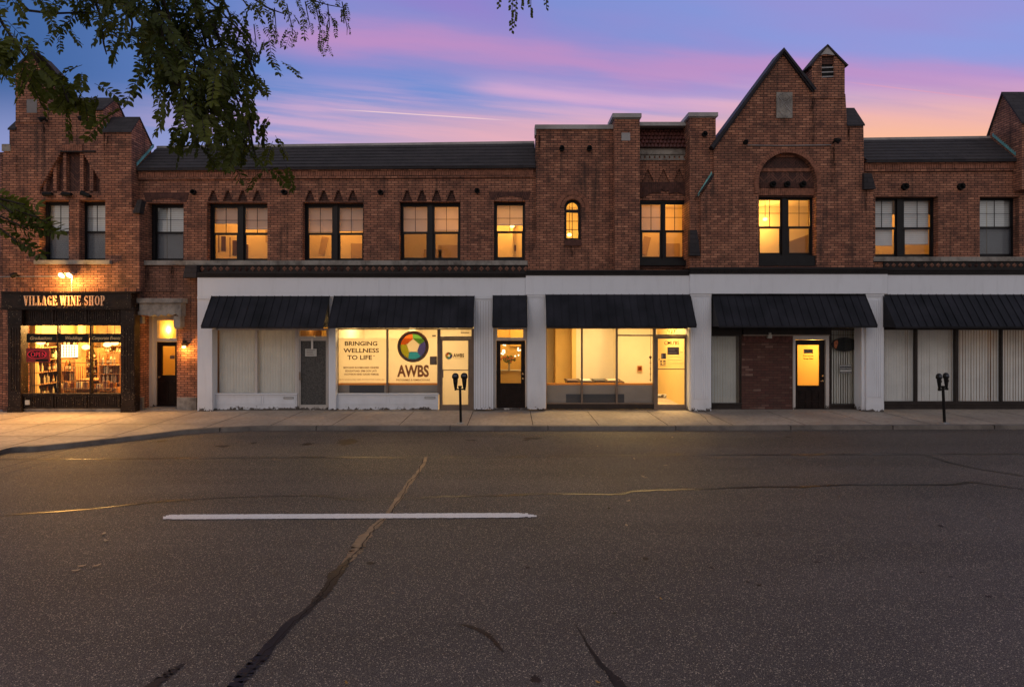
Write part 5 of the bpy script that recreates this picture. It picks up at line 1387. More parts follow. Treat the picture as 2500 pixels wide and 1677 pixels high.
# rakes: dark board and roof slab running back
def rake(parent, p0, p1, yf, depth, th=.16, side=1):
    m = MB(); (a, b), (c, d) = p0, p1
    x0, z0, x1, z1 = X(a, yf), Z(b, yf), X(c, yf), Z(d, yf); L = math.hypot(x1 - x0, z1 - z0); nx, nz = -(z1 - z0) / L * th, (x1 - x0) / L * th
    if nz < 0: nx, nz = -nx, -nz
    m.prism([(x0, z0), (x1, z1), (x1 + nx * .0, z1 + th * 1.2), (x0 + nx, z0 + nz)], yf - .12, yf + depth, 0, back=True)
    m.prism([(x0 - nx * .5, z0 - nz * .5), (x1, z1 - th * .6), (x1, z1 + th * .3), (x0 + nx * .2, z0 + nz * .2)], yf - .07, yf + .002, 0)
    m.build('roof_slope', 'shingle_dark', parent)
M['shingle_dark'] = plain('dark_rake_board', c4(.030, .027, .032), .6, 0, .3, 6, .1)
rake(Dn, (1738, 364), (1910, 129), yD, .62, .085); rake(Dn, (1984, 225), (1910, 129), yD, .62, .075)
saddle(Dn, 2068.5, 2108, yD, 306, (yD + .47, 8.92), (yD + .9, 8.2), 7.0)
cap(Dn, [(2110, 462), (2110, 423), (2128, 423), (2139, 461)], yD - .10, yD + .4)
cap(Dn, [(1697, 484), (1711, 470), (1742, 432), (1742, 425), (1738, 426), (1705, 474)], yD - .02, yD + .1)
m = MB(); m.pbox(1704.5, 1711, 476, 560, yp + .02, yD + .4); m.build('wall_return', 'brick_dark', Dn)
m = MB(); m.pbox(1776 + 120, 1935, 225.5, 288.5, yD - .03, yD + .02, 0); m.build('stone_plaque', 'stone', Dn)
m = MB(); yq = yD - .034
def line(p, q, r=.008): m.tube([(X(p[0], yq), yq, Z(p[1], yq)), (X(q[0], yq), yq, Z(q[1], yq))], r, 5)
line((1899, 234), (1932, 274), .012); line((1899, 234), (1912, 228)); line((1932, 240), (1920, 229)); line((1901, 270), (1915, 287)); line((1933, 274), (1918, 287)); line((1932, 240), (1903, 262), .006); line((1900, 236), (1901, 268), .006)
for k_ in range(3): m.tube([(X(1917 + (5 + 3 * k_) * math.cos(t_ / 8 * 6.28), yq), yq, Z(257 + (8 + 5 * k_) * math.sin(t_ / 8 * 6.28), yq)) for t_ in range(9)], .006, 4)
m.build('plaque_carving', 'metal', Dn)
# arch interior
m = MB(); yi = yD + .16; m.prism([(xA - rA - .05, Z(479, yD)), (xA + rA + .05, Z(479, yD))] + [(xA + (rA + .05) * math.cos(R(a)), zA + (rA + .05) * math.sin(R(a))) for a in range(0, 181, 9)], yi, yi + .05, 0); m.build('herringbone_tympanum', 'herring', Dn)
m = MB(); soldier(1853, 1990, 411, 419, yi - .03, yi + .01, m, 10, jit=.004); m.build('brick_band', 'brick_vous', Dn)
m = MB(); soldier(1852, 1992, 460, 477, yi - .05, yi + .01, m, 4.9, jit=.006); m.build('soldier_course', 'brick_vous', Dn)
m = MB(); soldier(1856, 1988, 446, 459, yi - .03, yi + .01, m, 4.9, jit=.006); m.build('dark_soldier_course', 'brick_vdark', Dn)
m = MB(); soldier(1893, 1955, 376, 384, yi - .03, yi + .01, m, 12, jit=.004); m.build('crown_brick', 'brick_vous', Dn)
ring_bricks(Dn, xA, zA, rA + .005, rA + .125, yD - .028, yD + .02, 40, mat='brick_vous', legs=.40)
sash_window(Dn, (1845, 1995, 477, 650), [(1853, 1905), (1925, 1977)], yD + .22, 489, 555.5, 617.5)
m = MB(); m.pbox(1852, 1992, 624, 649, yD + .04, yD + .215); m.build('window_apron', 'blackframe', Dn)
m = MB(); soldier(1852, 1993, 650, 657, yD - .02, yD + .05, m, 5.2, jit=.01); m.build('dentil_course', 'brick_vdark', Dn)
def ex_g(r, x0, x1, y1, z0): r.prism([(x1 - 1.4, 4.6), (x1 - .4, 4.6), (x1 - .4, 5.5), (x1 - 1.4, 5.15)], y1 - .5, y1 - .4, 3)
upper_room(Dn, 1850, 1994, yD + .22, power=38, lx=X(1868, 1.6), lz=5.85, ly=1.4, extras=ex_g, col=(1, .44, .075))
for px in (1885, 1919.5, 1958): vent(Dn, px, 451, yi - .03, 7)
for q in ((2034, 360, 520, 22), (1984, 232, 420, 18), (2072, 312, 400, 14), (1808, 450, 500, 9), (2114, 466, 540, 10)): soot(Dn, *q, yD)
for (px, py, y, lb) in ((1112, 560, 1.35, 'glowing ceiling lamp seen in the right half of the third lit paired window'), (1250, 553, 1.35, 'glowing ceiling lamp in the single window left of the tower block'), (1390, 574, 1.1, 'glowing lamp low in the small arched window'), (1868, 536, 1.1, 'glowing ceiling lamp in the left half of the window under the big arch')):
    t = thing('ceiling_lamp', lb, 'lamp', (X(px, y), y, Z(py, y)), 'lamps glowing in the upper windows')
    c0 = (X(px, y), y, Z(py, y)); m = MB(); m.lathe((c0[0], c0[1], c0[2] - .05), [(.01, 0), (.06, .02), (.08, .06), (.05, .10), (.01, .11)], 12); m.build('globe', 'bulb_soft', t)
    m = MB(); m.tube([(c0[0], c0[1], c0[2] + .05), (c0[0], c0[1], 6.40)], .008, 5); m.build('stem', 'cornice', t)
# old fixtures on the gable
def fixture(label, px, py, y, flip=1, group='old black spotlights on the brick walls'):
    t = thing('spotlight', label, 'spotlight', (X(px, y), y, Z(py, y)), group)
    m = MB(); cx, cz = X(px, y), Z(py, y); m.tube([(cx, y + .01, cz), (cx, y - .08, cz)], .03, 10); m.tube([(cx, y - .06, cz), (cx + .05 * flip, y - .14, cz + .05)], .015, 6); m.build('mount', 'vent', t)
    m = MB(); a = Vector((cx + .05 * flip, y - .13, cz + .05)); b = a + Vector((-.10 * flip, -.10, -.09)); m.tube([a, a + (b - a) * .3, b], [.03, .055, .075], 12); m.build('lamp_head', 'vent', t)
    return t
fixture('black spotlight at the left end of the conduit on the gable', 1816, 351, yD, 1); fixture('black spotlight at the right end of the conduit on the gable', 2034, 348, yD, -1)
m = MB(); m.tube([(X(1824, yD), yD - .02, Z(355.5, yD)), (X(1900, yD), yD - .02, Z(356.5, yD)), (X(2028, yD), yD - .02, Z(355, yD))], .012, 6); tag(m.build('conduit', 'metal'), 'thin metal conduit running across the gable between two spotlights', 'conduit')
for i, (px, py, lb) in enumerate(((128, 477, 'left of the three black spotlights over the corner building windows'), (174, 477, 'middle of the three black spotlights over the corner building windows'), (220, 477, 'right of the three black spotlights over the corner building windows'))): 
    y = yA + .05
    t = thing('spotlight', lb, 'spotlight', (X(px, y), y, Z(py, y)), 'old black spotlights on the brick walls')
    cx, cz = X(px, y), Z(py, y); m = MB(); m.tube([(cx, y + .01, cz), (cx, y - .1, cz)], .03, 8); m.build('mount', 'vent', t)
    m = MB(); dz = (0, -.01, -.07)[i]; m.tube([(cx - .14, y - .15, cz - dz * .6), (cx - .05, y - .15, cz), (cx + .13, y - .17, cz + dz)], [.065, .07, .05], 10); m.build('lamp_head', 'vent', t)
fixture('black spotlight under the slate roof of the corner building gable', 211, 294, yA, 1); fixture('black spotlight above the dark streak on the corner building', 116, 296, yA, 1)
fixture('black spotlight on the conduit at the far left above the wine shop sign', 47, 673, yA, 1)
m = MB(); m.tube([(X(0, yA), yA - .03, Z(676, yA)), (X(150, yA), yA - .03, Z(675, yA))], .013, 6); tag(m.build('conduit', 'metal'), 'metal conduit running along the brick above the wine shop sign', 'conduit')
# twin floodlight
yfl = yn - .02
t = thing('twin_floodlight', 'twin floodlight glowing on a short pole above the wine shop sign', 'floodlight', (X(176, yfl), yfl, Z(712, yfl)))
m = MB(); m.tube([(X(176, yfl), yfl, Z(713, yfl)), (X(176, yfl), yfl, Z(673, yfl))], .016, 8); m.tube([(X(152, yfl), yfl, Z(667, yfl)), (X(180, yfl), yfl, Z(667, yfl))], .014, 8); m.build('pole', 'metal', t)
for px in (153, 172):
    cx, cz = X(px, yfl), Z(672, yfl); m = MB(); m.tube([(cx, yfl, cz + .06), (cx, yfl - .02, cz + .02), (cx, yfl - .05, cz - .01)], [.03, .06, .09], 12); m.build('lamp_head', 'vent', t)
    m = MB(); m.tube([(cx, yfl - .045, cz - .006), (cx, yfl - .075, cz - .03)], [.085, .045], 12); m.build('lens', 'bulb', t)
    lamp(cx, yfl - .13, cz - .08, 75, (1, .52, .12), .05, 'floodlight_beam')

for px in (153, 172):
    l = bpy.data.lights.new('floodlight_cone', 'SPOT'); l.energy = 420; l.color = (1, .50, .13); l.spot_size = R(125); l.spot_blend = .8; l.shadow_soft_size = .05
    o = bpy.data.objects.new('floodlight_cone', l); COL.objects.link(o); o.location = (X(px, yfl), yfl - .16, Z(675, yfl)); o.rotation_euler = (R(-32) * -1 * -1, 0, 0)
# gable shop front
cornice(Dn, 1684.5, 2168, 653, 669, -.42); fascia(Dn, 1685, 2167, 669.2, 717, -.42)
yc3 = -.36
pilaster(Dn, 1686.5, 1736.5, 717.2, 1004, yc3, 8, grooves=(10, 30), base=0)
m = MB(); m.pbox(1683, 1687.5, 717, 1002, yc3 + .06, .1); m.build('corner_trim', 'white', Dn)
pilaster(Dn, 2115, 2158, 717.2, 1006, yc3, 7, grooves=(14, 36), base=20)
m = MB(); m.pbox(2103.5, 2115, 722, 1003, yc3 + .10, .1); m.build('corner_trim', 'white', Dn)
yh = .12
m = MB(); m.pbox(1737, 1812, 797, 818.5, yh - .02, yh + .2, 0); m.pbox(1815, 2030, 797, 817, yh - .06, yh + .2, 0); m.pbox(1737, 2105, 720, 797, yh - .05, yh + .2, 0); m.build('header_board', 'door_dark', Dn)
m = MB(); m.pbox(1815, 2026, 817, 820, yh - .08, yh); m.build('trim_strip', 'alum', Dn)
storefront(Dn, 1735, 1812, 818.5, 986, yh, [], 'bronze', fw=2.2, top=2, bot=2, gl='glass_dark')
m = MB(); m.pbox(1735, 1812, 986, 1001, yh - .01, yh + .1); m.pbox(1735, 1812, 984.5, 987.5, yh - .05, yh); m.build('bulkhead', 'bronze', Dn)
m = MB(); m.prism(rect(1811, 2106, 818, 1003, yh - .03), yh - .03, yh + .2, 0, [rect(1937, 2023, 818.3, 1003.5, yh - .03), rect(2026, 2106 - .5, 818.3, 1003.5, yh - .03)]); m.build('maroon_brick_wall', 'brick_red', Dn)
m = MB(); soldier(1816, 1936, 820, 836, yh - .045, yh - .02, m, 9, jit=.003); m.build('soldier_course', 'maroon_v', Dn)
m = MB(); m.prism(rect(1936, 2023.5, 819, 1003, yh - .06), yh - .075, yh + .12, 0, [rect(1941.5, 2016, 829.5, 1004, yh - .06)]); m.build('door_frame', 'cream', Dn)
dd = door(Dn, 1942, 2015.5, 830, 1001, yh, (1946.5, 2000, 842, 941), gmat='film_amber', panels=[(1950, 1968, 953, 975), (1981, 2000, 953, 975), (1950, 1968, 979, 996), (1981, 2000, 979, 996)], knob=[(2007, 917), (2007, 929.5)])
m = MB(); m.tube([(X(2007, yh), yh - .06, Z(929.5, yh)), (X(2000.5, yh), yh - .065, Z(929.5, yh))], .008, 6); m.build('lever', 'knobbrass', dd)
t = thing('door_decal', 'dark sticker and two lines of lettering on the amber lit door', 'door decal', (X(1973, yh), yh, 1.8))
m = MB(); m.pbox(1962, 1984.5, 852.5, 862.5, yh + .015, yh + .018); m.build('sticker', 'paper_dark', t)
text('lettering', 'E DEGG', 1964.5, 1983, 855, 860, yh + .008, 'tan', t); text('lettering', 'Entrances', 1961, 1985.5, 866.5, 870.5, yh + .012, 'brown_soft', t); text('lettering', 'Group Door', 1961.5, 1986, 874, 878, yh + .012, 'brown_ink', t, offset=.03)
storefront(Dn, 2027, 2105, 803, 989, yh - .01, [], 'bronze', fw=3, top=3, bot=3)
m = MB(); m.pbox(2026, 2105.5, 989, 1003, yh, yh + .1); m.pbox(2026, 2105.5, 986.5, 990, yh - .06, yh); m.build('bulkhead', 'bronze', Dn)
low_room(Dn, 1738, 1811, yh + .02, 1.6, ('room_ochre', 'room', 'darkwood'), 2.7); lamp(X(1800, 1), 1.1, 2.3, 9, (1, .6, .2), .08)
low_room(Dn, 1940, 2018, yh + .08, 1.6, ('room_ochre', 'room_ochre', 'wood'), 2.7); lamp(X(1975, .9), 1.0, 1.9, 34, (1, .56, .12), .1)
low_room(Dn, 2028, 2104, yh + .02, 1.6, ('room', 'room', 'darkwood'), 2.75); lamp(X(2085, 1), 1.1, 2.3, 10, (1, .6, .2), .08)
blind('pale vertical blind in the narrow window left of the maroon brick', 1738, 1797, 821, 985, yh + .2, .085, 10)
blind('widely slatted vertical blind behind the dark oval sign', 2030, 2104, 806, 986, yh + .2, .075, 27)
t = thing('oval_sign', 'dark oval sign hanging behind the glass of the narrow window by the amber door', 'oval sign', (X(2061.6, yh), yh, 1.9))
yo2 = yh + .075
m = MB(); m.disc(X(2061.6, yo2), Z(841, yo2), yo2, yo2 + .03, X(2092, yo2) - X(2061.6, yo2), .21, 36); m.build('board', 'banner', t)
m = MB(); m.disc(X(2061.6, yo2), Z(841, yo2), yo2 - .012, yo2, X(2092.6, yo2) - X(2061.6, yo2), .215, 36, inner=.345); m.build('rim', 'cornice', t)
m = MB(); m.prism(P([(2036, 834), (2044, 829), (2046, 838), (2041, 852), (2036, 850)], yo2), yo2 - .01, yo2); m.build('red_motif', 'flower', t)
t = notice('white lettered notice on the glass below the oval sign', 2050.5, 2079, 890, 911, yh + .03, 'screen', 0)
m = MB()
for c_, d_ in ((891.5, 893.5), (898.5, 900), (903, 907), (909, 910)): m.pbox(2051, 2079, c_, d_, yh + .022, yh + .028)
m.build('printed_lines', 'paper', t)
t = thing('security_camera', 'small pale wall box under the awning on the maroon brick', 'wall box', (X(1880, yh), yh, 2.3))
m = MB(); m.pbox(1876, 1885, 817.5, 826, yh - .16, yh - .03); m.pbox(1878, 1883, 812, 817.5, yh - .1, yh - .03); m.build('housing', 'paper', t)
shell(Dn, X(1745, yD), X(2106, yD), 7.8, .03, ends=(False, False))

# ================================================================ 5. right range
E = thing('brick_building', 'low brick range at the right with white blinds, stretching to the picture edge', 'building', (X(2350), 0, 0))
x_end = X(2760)
pe = 2760
outE = [(2106, 393.5), (pe, 388.5), (pe, 664), (2106, 664)]
m = MB(); m.prism(P(outE, 0), 0, .32, 0, [rect(2137, 2291, 480, 627), rect(2392, 2488, 480, 627)]); m.build('wall', 'brick', E)
eave(E, X(2109), X(pe), Z(393.5), Z(388.5), 0, 0); pent(E, X(2109), X(pe), Z(393.5), Z(388.5), Z(343, .8), Z(334, .8))
sash_window(E, (2105, 2287, 480, 630), [(2120, 2185.5), (2207, 2272)], .2, 491, 557.5, 621)
sash_window(E, (2376, 2480, 480, 630), [(2388, 2468)], .2, 490, 556, 620, gl='glass_dark', screen=True)
m = MB(); 
for a, b in ((2127, 2156), (2156.6, 2296), (2296.6, 2384), (2384.6, 2500), (2500.6, 2620), (2620.6, pe)): m.pbox(a, b, 627, 638, -.09, .2)
m.build('sill_course', 'stone', E)
diamonds(E, 2157, pe, 640, 655, -.03)
upper_room(E, 2118, 2278, .2, power=26, col=OR); upper_room(E, 2388, 2470, .2, ('room_dark', 'room_dark', 'darkwood'), 0, depth=.6)
shade('white slatted blind in the left half of the paired window right of the gable', 2112, 2178, 484, 599, .36, 'shade_skytint'); shade('white slatted blind in the right half of the paired window right of the gable', 2198, 2266, 484, 596, .36, 'shade_skytint')
shade('white slatted blind filling the rightmost upper window', 2380, 2474, 484, 630, .36, 'shade_skytint')
for px, py in ((2207, 456.5), (2343.5, 456.5)): vent(E, px, py, 0, 8)
# gabled wing at the right edge
yW = -.3; xw = X(2495, yW)
m = MB(); zf = Z(300, yW)
m.xprism([(yW, Z(462, yW)), (yW, zf), (.34, 9.51), (.9, 8.3), (.9, Z(462, yW))], xw, X(2900, yW)); m.build('gabled_wing', 'brick', E)
m = MB()
for (p, q) in (((yW - .05, zf - .04), (.34, 9.51)), ((.34, 9.51), (.96, 8.2))): m.xprism([p, q, (q[0], q[1] + .06), (p[0], p[1] + .06)], xw - .05, X(2900, yW))
m.build('wing_roof', 'shingle', E)
flash_side(E, xw - .02, -.12, Z(388.5) + .05, .70, Z(336, .72) + .03, 14, .15)
cornice(E, 2168.5, pe, 655, 671, -.32); fascia(E, 2167.5, pe, 671.2, 720, -.32, (2560,))
storefront(E, 2158, pe, 801, 983, yh, [(2235, 2240.5), (2333, 2340.5), (2444.5, 2448.5), (2556, 2560)], 'bronze', fw=1, top=4, bot=3)
m = MB(); m.pbox(2158, pe, 983, 1003, yh + .0, yh + .12); m.pbox(2158, pe, 985, 988, yh - .03, yh); m.build('bulkhead', 'bronze', E)
m = MB(); m.pbox(2158, pe, 720, 801, yh - .02, yh + .1); m.build('header_board', 'bronze', E)
low_room(E, 2158, pe, yh + .02, 2.4, ('room_dark', 'room_dark', 'darkwood'), 2.8); lamp(X(2350, 1.3), 1.5, 2.5, 7, (1, .55, .18), .08); lamp(X(2480, 1.3), 1.3, 2.6, 9, (1, .55, .15), .08)
for i, (a, b, lb) in enumerate(((2150, 2236, 'first white vertical blind right of the fluted white column'), (2236.5, 2336, 'white vertical blind behind the leaning parking meter'), (2336.5, 2446, 'white vertical blind with a gap right of the leaning parking meter'), (2446.5, 2560, 'white vertical blind at the right edge of the photo'))):
    blind(lb, a, b, 806, 981, yh + .2, .088, (7, 7, 13, 13)[i], gap=(9, None, 11, None)[i], mat='blind_grey')
shell(E, X(2112) + .3, x_end, 7.9, .95, ends=(False, True))

# awnings
awning('striped looking black awning at the left, over the blinds window and pebbled door', 517, 805, 724, 799.5)
awning('black awning over the BRINGING WELLNESS window and the round emblem', 816, 1158, 723.5, 799)
awning('narrow black awning over the centre entry door', 1203.6, 1286, 722, 798, ribs=.24)
awning('wide black awning over the orange striped window and the door numbered 137', 1332, 1685, 720, 797.5)
awning('slanting black awning over the maroon brick and the amber door', 1737.6, 2111, 718, 797.5, yt=-.34, yb=-.92)
awning('black awning at the right edge over the white blinds', 2154, 2700, 720, 799, yt=-.34, yb=-.92)

# ================================================================ parking meters
def meter(label, px, py, hx, lean, turn, sc=1.0):
    gx, gy = G(px, py, 0.0)
    root = thing('parking_meter', label, 'parking meter', (gx, gy, 0), 'double-headed parking meters on the sidewalk')
    m = MB(); m.tube([(0, 0, 0), (0, 0, .5), (0, 0, .96)], .034, 14); m.lathe((0, 0, .94), [(.036, 0), (.05, .01), (.05, .045), (.04, .055)], 14); m.build('pole', 'meter', root)
    m = MB(); m.lathe((0, 0, .0), [(.11, 0), (.105, .012), (.05, .016), (.042, .03)], 24); m.build('base_plate', 'grey_plate', root)
    m = MB(); m.box(-.135, .135, -.022, .022, .885, .92); m.box(-.145, -.105, -.03, .03, .875, .93); m.box(.105, .145, -.03, .03, .875, .93); m.build('crossbar', 'meter', root)
    for sx in (-1, 1):
        m = MB(); c = (sx * .118, 0, .915)
        prof = [(.026, 0), (.036, .015), (.048, .09), (.062, .2), (.066, .27), (.087, .285), (.092, .31), (.090, .34), (.082, .375), (.064, .40), (.035, .417), (.004, .423)]
        m.lathe(c, prof, 20, sx=1.0, sy=.62); h = m.build('meter_head', 'meter', root)
        m = MB(); 
        for a in range(-4, 4):
            t0, t1 = R(90 + 180 + a * 9), R(90 + 180 + (a + 1) * 9)
            def q(t, zz, rr): return (c[0] + rr * math.cos(t), c[1] + rr * .62 * math.sin(t) - .006, c[2] + zz)
            m.poly([q(t0, .325, .092), q(t1, .325, .092), q(t1, .385, .075), q(t0, .385, .075)], smooth=True)
        m.build('dial_window', 'knee_dark', h)
        m = MB(); m.box(c[0] - .02, c[0] + .02, -.062, -.045, 1.10, 1.15); m.build('coin_plate', 'bronze', h)
    # each part was modelled round the pole foot: keep it there
    for ch in [o for o in bpy.data.objects if o.parent == root]: ch.matrix_parent_inverse = Matrix.Identity(4)
    root.rotation_euler = (0, lean, turn); root.scale = (sc, sc, sc)
    return root
meter('upright double-headed parking meter in front of the lit AWBS door', 1125, 1033, 0, R(-1.2), R(0), .97)
meter('leaning double-headed parking meter in front of the white blinds at the right', 2306, 1033, 0, R(-3.2), R(14), .97)

# ================================================================ ground
gm = MB(); gm.poly([(-300, -300, -.16), (300, -300, -.16), (300, 300, -.16), (-300, 300, -.16)]); o = gm.build('ground', 'earth'); struct(o)
curve_px = [(-420, 1330), (-200, 1180), (0, 1098), (90, 1089), (183, 1080), (274, 1070), (380, 1058), (457, 1049), (571, 1043), (700, 1040.5), (1250, 1040.5), (1800, 1040), (2500, 1037.5), (3300, 1037)]
cw = [G(a, b, 0.0) for a, b in curve_px]
cw = cw[:1] + cw[1:]
def smooth(pts, k=4):
    out = []
    for i in range(len(pts) - 1):
        p0, p1, p2, p3 = pts[max(0, i - 1)], pts[i], pts[i + 1], pts[min(len(pts) - 1, i + 2)]
        for j in range(k):
            t = j / k
            out.append(tuple(.5 * (2 * p1[c] + (-p0[c] + p2[c]) * t + (2 * p0[c] - 5 * p1[c] + 4 * p2[c] - p3[c]) * t * t + (-p0[c] + 3 * p1[c] - 3 * p2[c] + p3[c]) * t ** 3) for c in (0, 1)))
    return out + [pts[-1]]
cs = smooth(cw)
cs = [(-40.0, cs[0][1] - 14)] + cs + [(60.0, cs[-1][1])]
side = [(x, y + .15) for x, y in cs]
m = MB(); loops = [[Vector((x, y, 0)) for x, y in side] + [Vector((60, 12, 0)), Vector((-40, 12, 0))]]
for q in fill(loops):
    m.poly([(p.x, p.y, -.004) for p in q])
struct(m.build('sidewalk', 'concrete'))
m = MB()
for i in range(len(cs) - 1):
    (a, b), (c, d) = cs[i], cs[i + 1]; (e, f_), (g, h) = side[i], side[i + 1]
    m.poly([(a, b, 0), (c, d, 0), (g, h, 0), (e, f_, 0)], smooth=True)
    m.poly([(a, b - .015, -.11), (c, d - .015, -.11), (c, d - .004, -.02), (a, b - .004, -.02)], smooth=True); m.poly([(a, b - .004, -.02), (c, d - .004, -.02), (c, d, 0), (a, b, 0)], smooth=True)
struct(m.build('curb', 'curb'))
m = MB()
for x in (1, ): pass
jx = [-13.6, -12.0, -10.6, -9.15, -7.62, -6.1, -4.56, -2.86, -1.13, .53, 2.2, 3.95, 5.6, 7.45, 9.25, 10.7, 12.5, 14.2, 15.9]
def curb_y(x):
    for i in range(len(side) - 1):
        if side[i][0] <= x <= side[i + 1][0]:
            t = (x - side[i][0]) / max(1e-6, side[i + 1][0] - side[i][0]); return side[i][1] + (side[i + 1][1] - side[i][1]) * t
    return -2.5
for x in jx:
    yy_ = curb_y(x); k = 6
    for i in range(k):
        ya, yb2 = -.28 + (yy_ + .28) * i / k, -.28 + (yy_ + .28) * (i + 1) / k; w0 = .007 + random.uniform(0, .004)
        m.poly([(x - w0, yb2, .0), (x + w0, yb2, .0), (x + w0, ya, .0), (x - w0, ya, .0)])
for (xa_, xb_, y) in ((-14, -8.2, -2.38), (-14, -9.0, -3.9)): m.poly([(xa_, y - .009, .0005), (xb_, y - .009, .0005), (xb_, y + .009, .0005), (xa_, y + .009, .0005)])
def crackline(m, pts, z, w, n=4, jit=.02):
    q = smooth(pts, n); q = [(x + random.uniform(-jit, jit), y + random.uniform(-jit, jit)) for x, y in q]
    ww = w if isinstance(w, (list, tuple)) else [w] * len(pts)
    for i in range(len(q) - 1):
        (a, b), (c, d) = q[i], q[i + 1]; L = math.hypot(c - a, d - b) or 1; nx, ny = -(d - b) / L, (c - a) / L
        def wd(k): s_ = min(k / n, len(ww) - 1); j = int(s_); f = s_ - j; return (ww[j] * (1 - f) + ww[min(j + 1, len(ww) - 1)] * f) / 2 * wr[k]
        w0, w1 = wd(i), wd(i + 1)
        m.poly([(a - nx * w0, b - ny * w0, z), (c - nx * w1, d - ny * w1, z), (c + nx * w1, d + ny * w1, z), (a + nx * w0, b + ny * w0, z)])
wr = [random.uniform(.72, 1.25) for _ in range(4000)]
crackline(m, [G(a, b) for a, b in ((1695, 1003), (1712, 1012), (1724, 1022), (1730, 1030), (1738, 1036))], .0008, .012, 4, .02)
crackline(m, [G(a, b) for a, b in ((1722, 1020), (1745, 1022), (1760, 1021))], .0008, .006, 4, .02)
struct(m.build('pavement_joint', 'joint'))
m = MB()
for x in (-13, -11.2, -9.3, -7.2, -4.9, -1.55, .9, 4.1, 7.0, 9.6, 12.2, 14.8):
    y = curb_y(x) - .15; m.box(x - .008, x + .008, y - .019, y + .15, -.1, .002)
struct(m.build('curb_joint', 'joint'))
zr = -.10
m = MB(); rd = cs
loops = [[Vector((-60, cs[0][1] - 3, 0))] + [Vector((x, y + .05, 0)) for x, y in rd] + [Vector((60, -34, 0)), Vector((-60, -34, 0))]]
for q in fill(loops):
    m.poly([(p.x, p.y, zr) for p in q])
struct(m.build('road', 'asphalt'))
# tar seams
def GR(a, b): return G(a, b, zr)
m = MB(); wS = .022
def pxw(px, py): d = (H - zr) * F / (py - 783); return px * d / F
crackline(m, [GR(a, b) for a, b in ((-100, 1122), (300, 1120), (700, 1116.5), (1100, 1117), (1500, 1111), (1900, 1110), (2260, 1109), (2700, 1108))], zr + .004, [.03, .04, .06, .03, .04, .05, .06, .06], 14, .012)
crackline(m, [GR(a, b) for a, b in ((-60, 1262), (183, 1246), (366, 1227), (480, 1219), (549, 1215), (732, 1210), (814, 1214), (846, 1219), (960, 1220), (1080, 1213), (1211, 1210), (1349, 1205.5), (1509, 1207), (1554, 1199), (1705, 1194), (1866, 1188.6), (1957, 1188.6), (2071, 1184), (2323, 1182.7), (2369, 1177), (2500, 1195), (2640, 1215))], zr + .0044, [.05, .045, .04, .035, .02, .02, .02, .02, .02, .03, .045, .05, .05, .05, .04, .05, .06, .06, .06, .08, .02, .02], 6, .012)
crackline(m, [GR(a, b) for a, b in ((2259, 1111), (2355, 1138), (2500, 1162.5), (2640, 1185))], zr + .0048, .055, 8, .012)
crackline(m, [GR(a, b) for a, b in ((1120, 1524), (1150, 1530), (1176, 1541), (1198, 1556), (1212, 1572), (1230, 1592))], zr + .004, [.01, .04, .05, .045, .04, .008], 5, .006)
crackline(m, [GR(a, b) for a, b in ((1405, 1524), (1425, 1555), (1445, 1590), (1477, 1632), (1500, 1655), (1532, 1700))], zr + .004, [.008, .012, .03, .05, .085, .11], 5, .008)
crackline(m, [GR(a, b) for a, b in ((446, 1620), (420, 1640), (395, 1656), (345, 1700))], zr + .004, [.03, .09, .10, .11], 5, .008)
o = m.build('tar_seam', 'tar'); struct(o)
m = MB(); ds = [(1040, 1116, 8), (1033, 1135, 10), (1015, 1161, 14), (996, 1182, 17), (983, 1202, 20), (966, 1228, 18), (951, 1247, 12), (944, 1257, 10), (930, 1271, 18), (908, 1293, 24), (884, 1318, 42), (872, 1340, 40), (855, 1362, 34), (823, 1399, 34), (796, 1440, 30), (772, 1468, 22), (754, 1486, 20), (700, 1531, 32), (640, 1600, 36), (590, 1655, 40), (540, 1710, 40)]
crackline(m, [GR(a, b) for a, b, w in ds[:14]], zr + .0055, [pxw(w, b) * .86 for a, b, w in ds[:13]] + [.05], 5, .012)
struct(m.build('tar_patch', 'tar_lit'))  # lit upper stretch of the tar strip, its glow painted as tan
m = MB(); crackline(m, [GR(a, b) for a, b, w in ds[12:]], zr + .0062, [.04] + [pxw(w, b) * .9 for a, b, w in ds[13:]], 5, .012)
struct(m.build('tar_patch', 'tar'))
m = MB(); crackline(m, [GR(a, b) for a, b in ((1032, 1122), (1018, 1160), (1000, 1176), (985, 1204), (968, 1230), (950, 1258), (925, 1276), (905, 1302), (886, 1330), (866, 1352), (840, 1384), (812, 1418), (786, 1452), (752, 1490), (702, 1532), (640, 1604), (588, 1660))], zr + .0075, [.012] * 17, 6, .018); struct(m.build('road_crack', 'joint'))
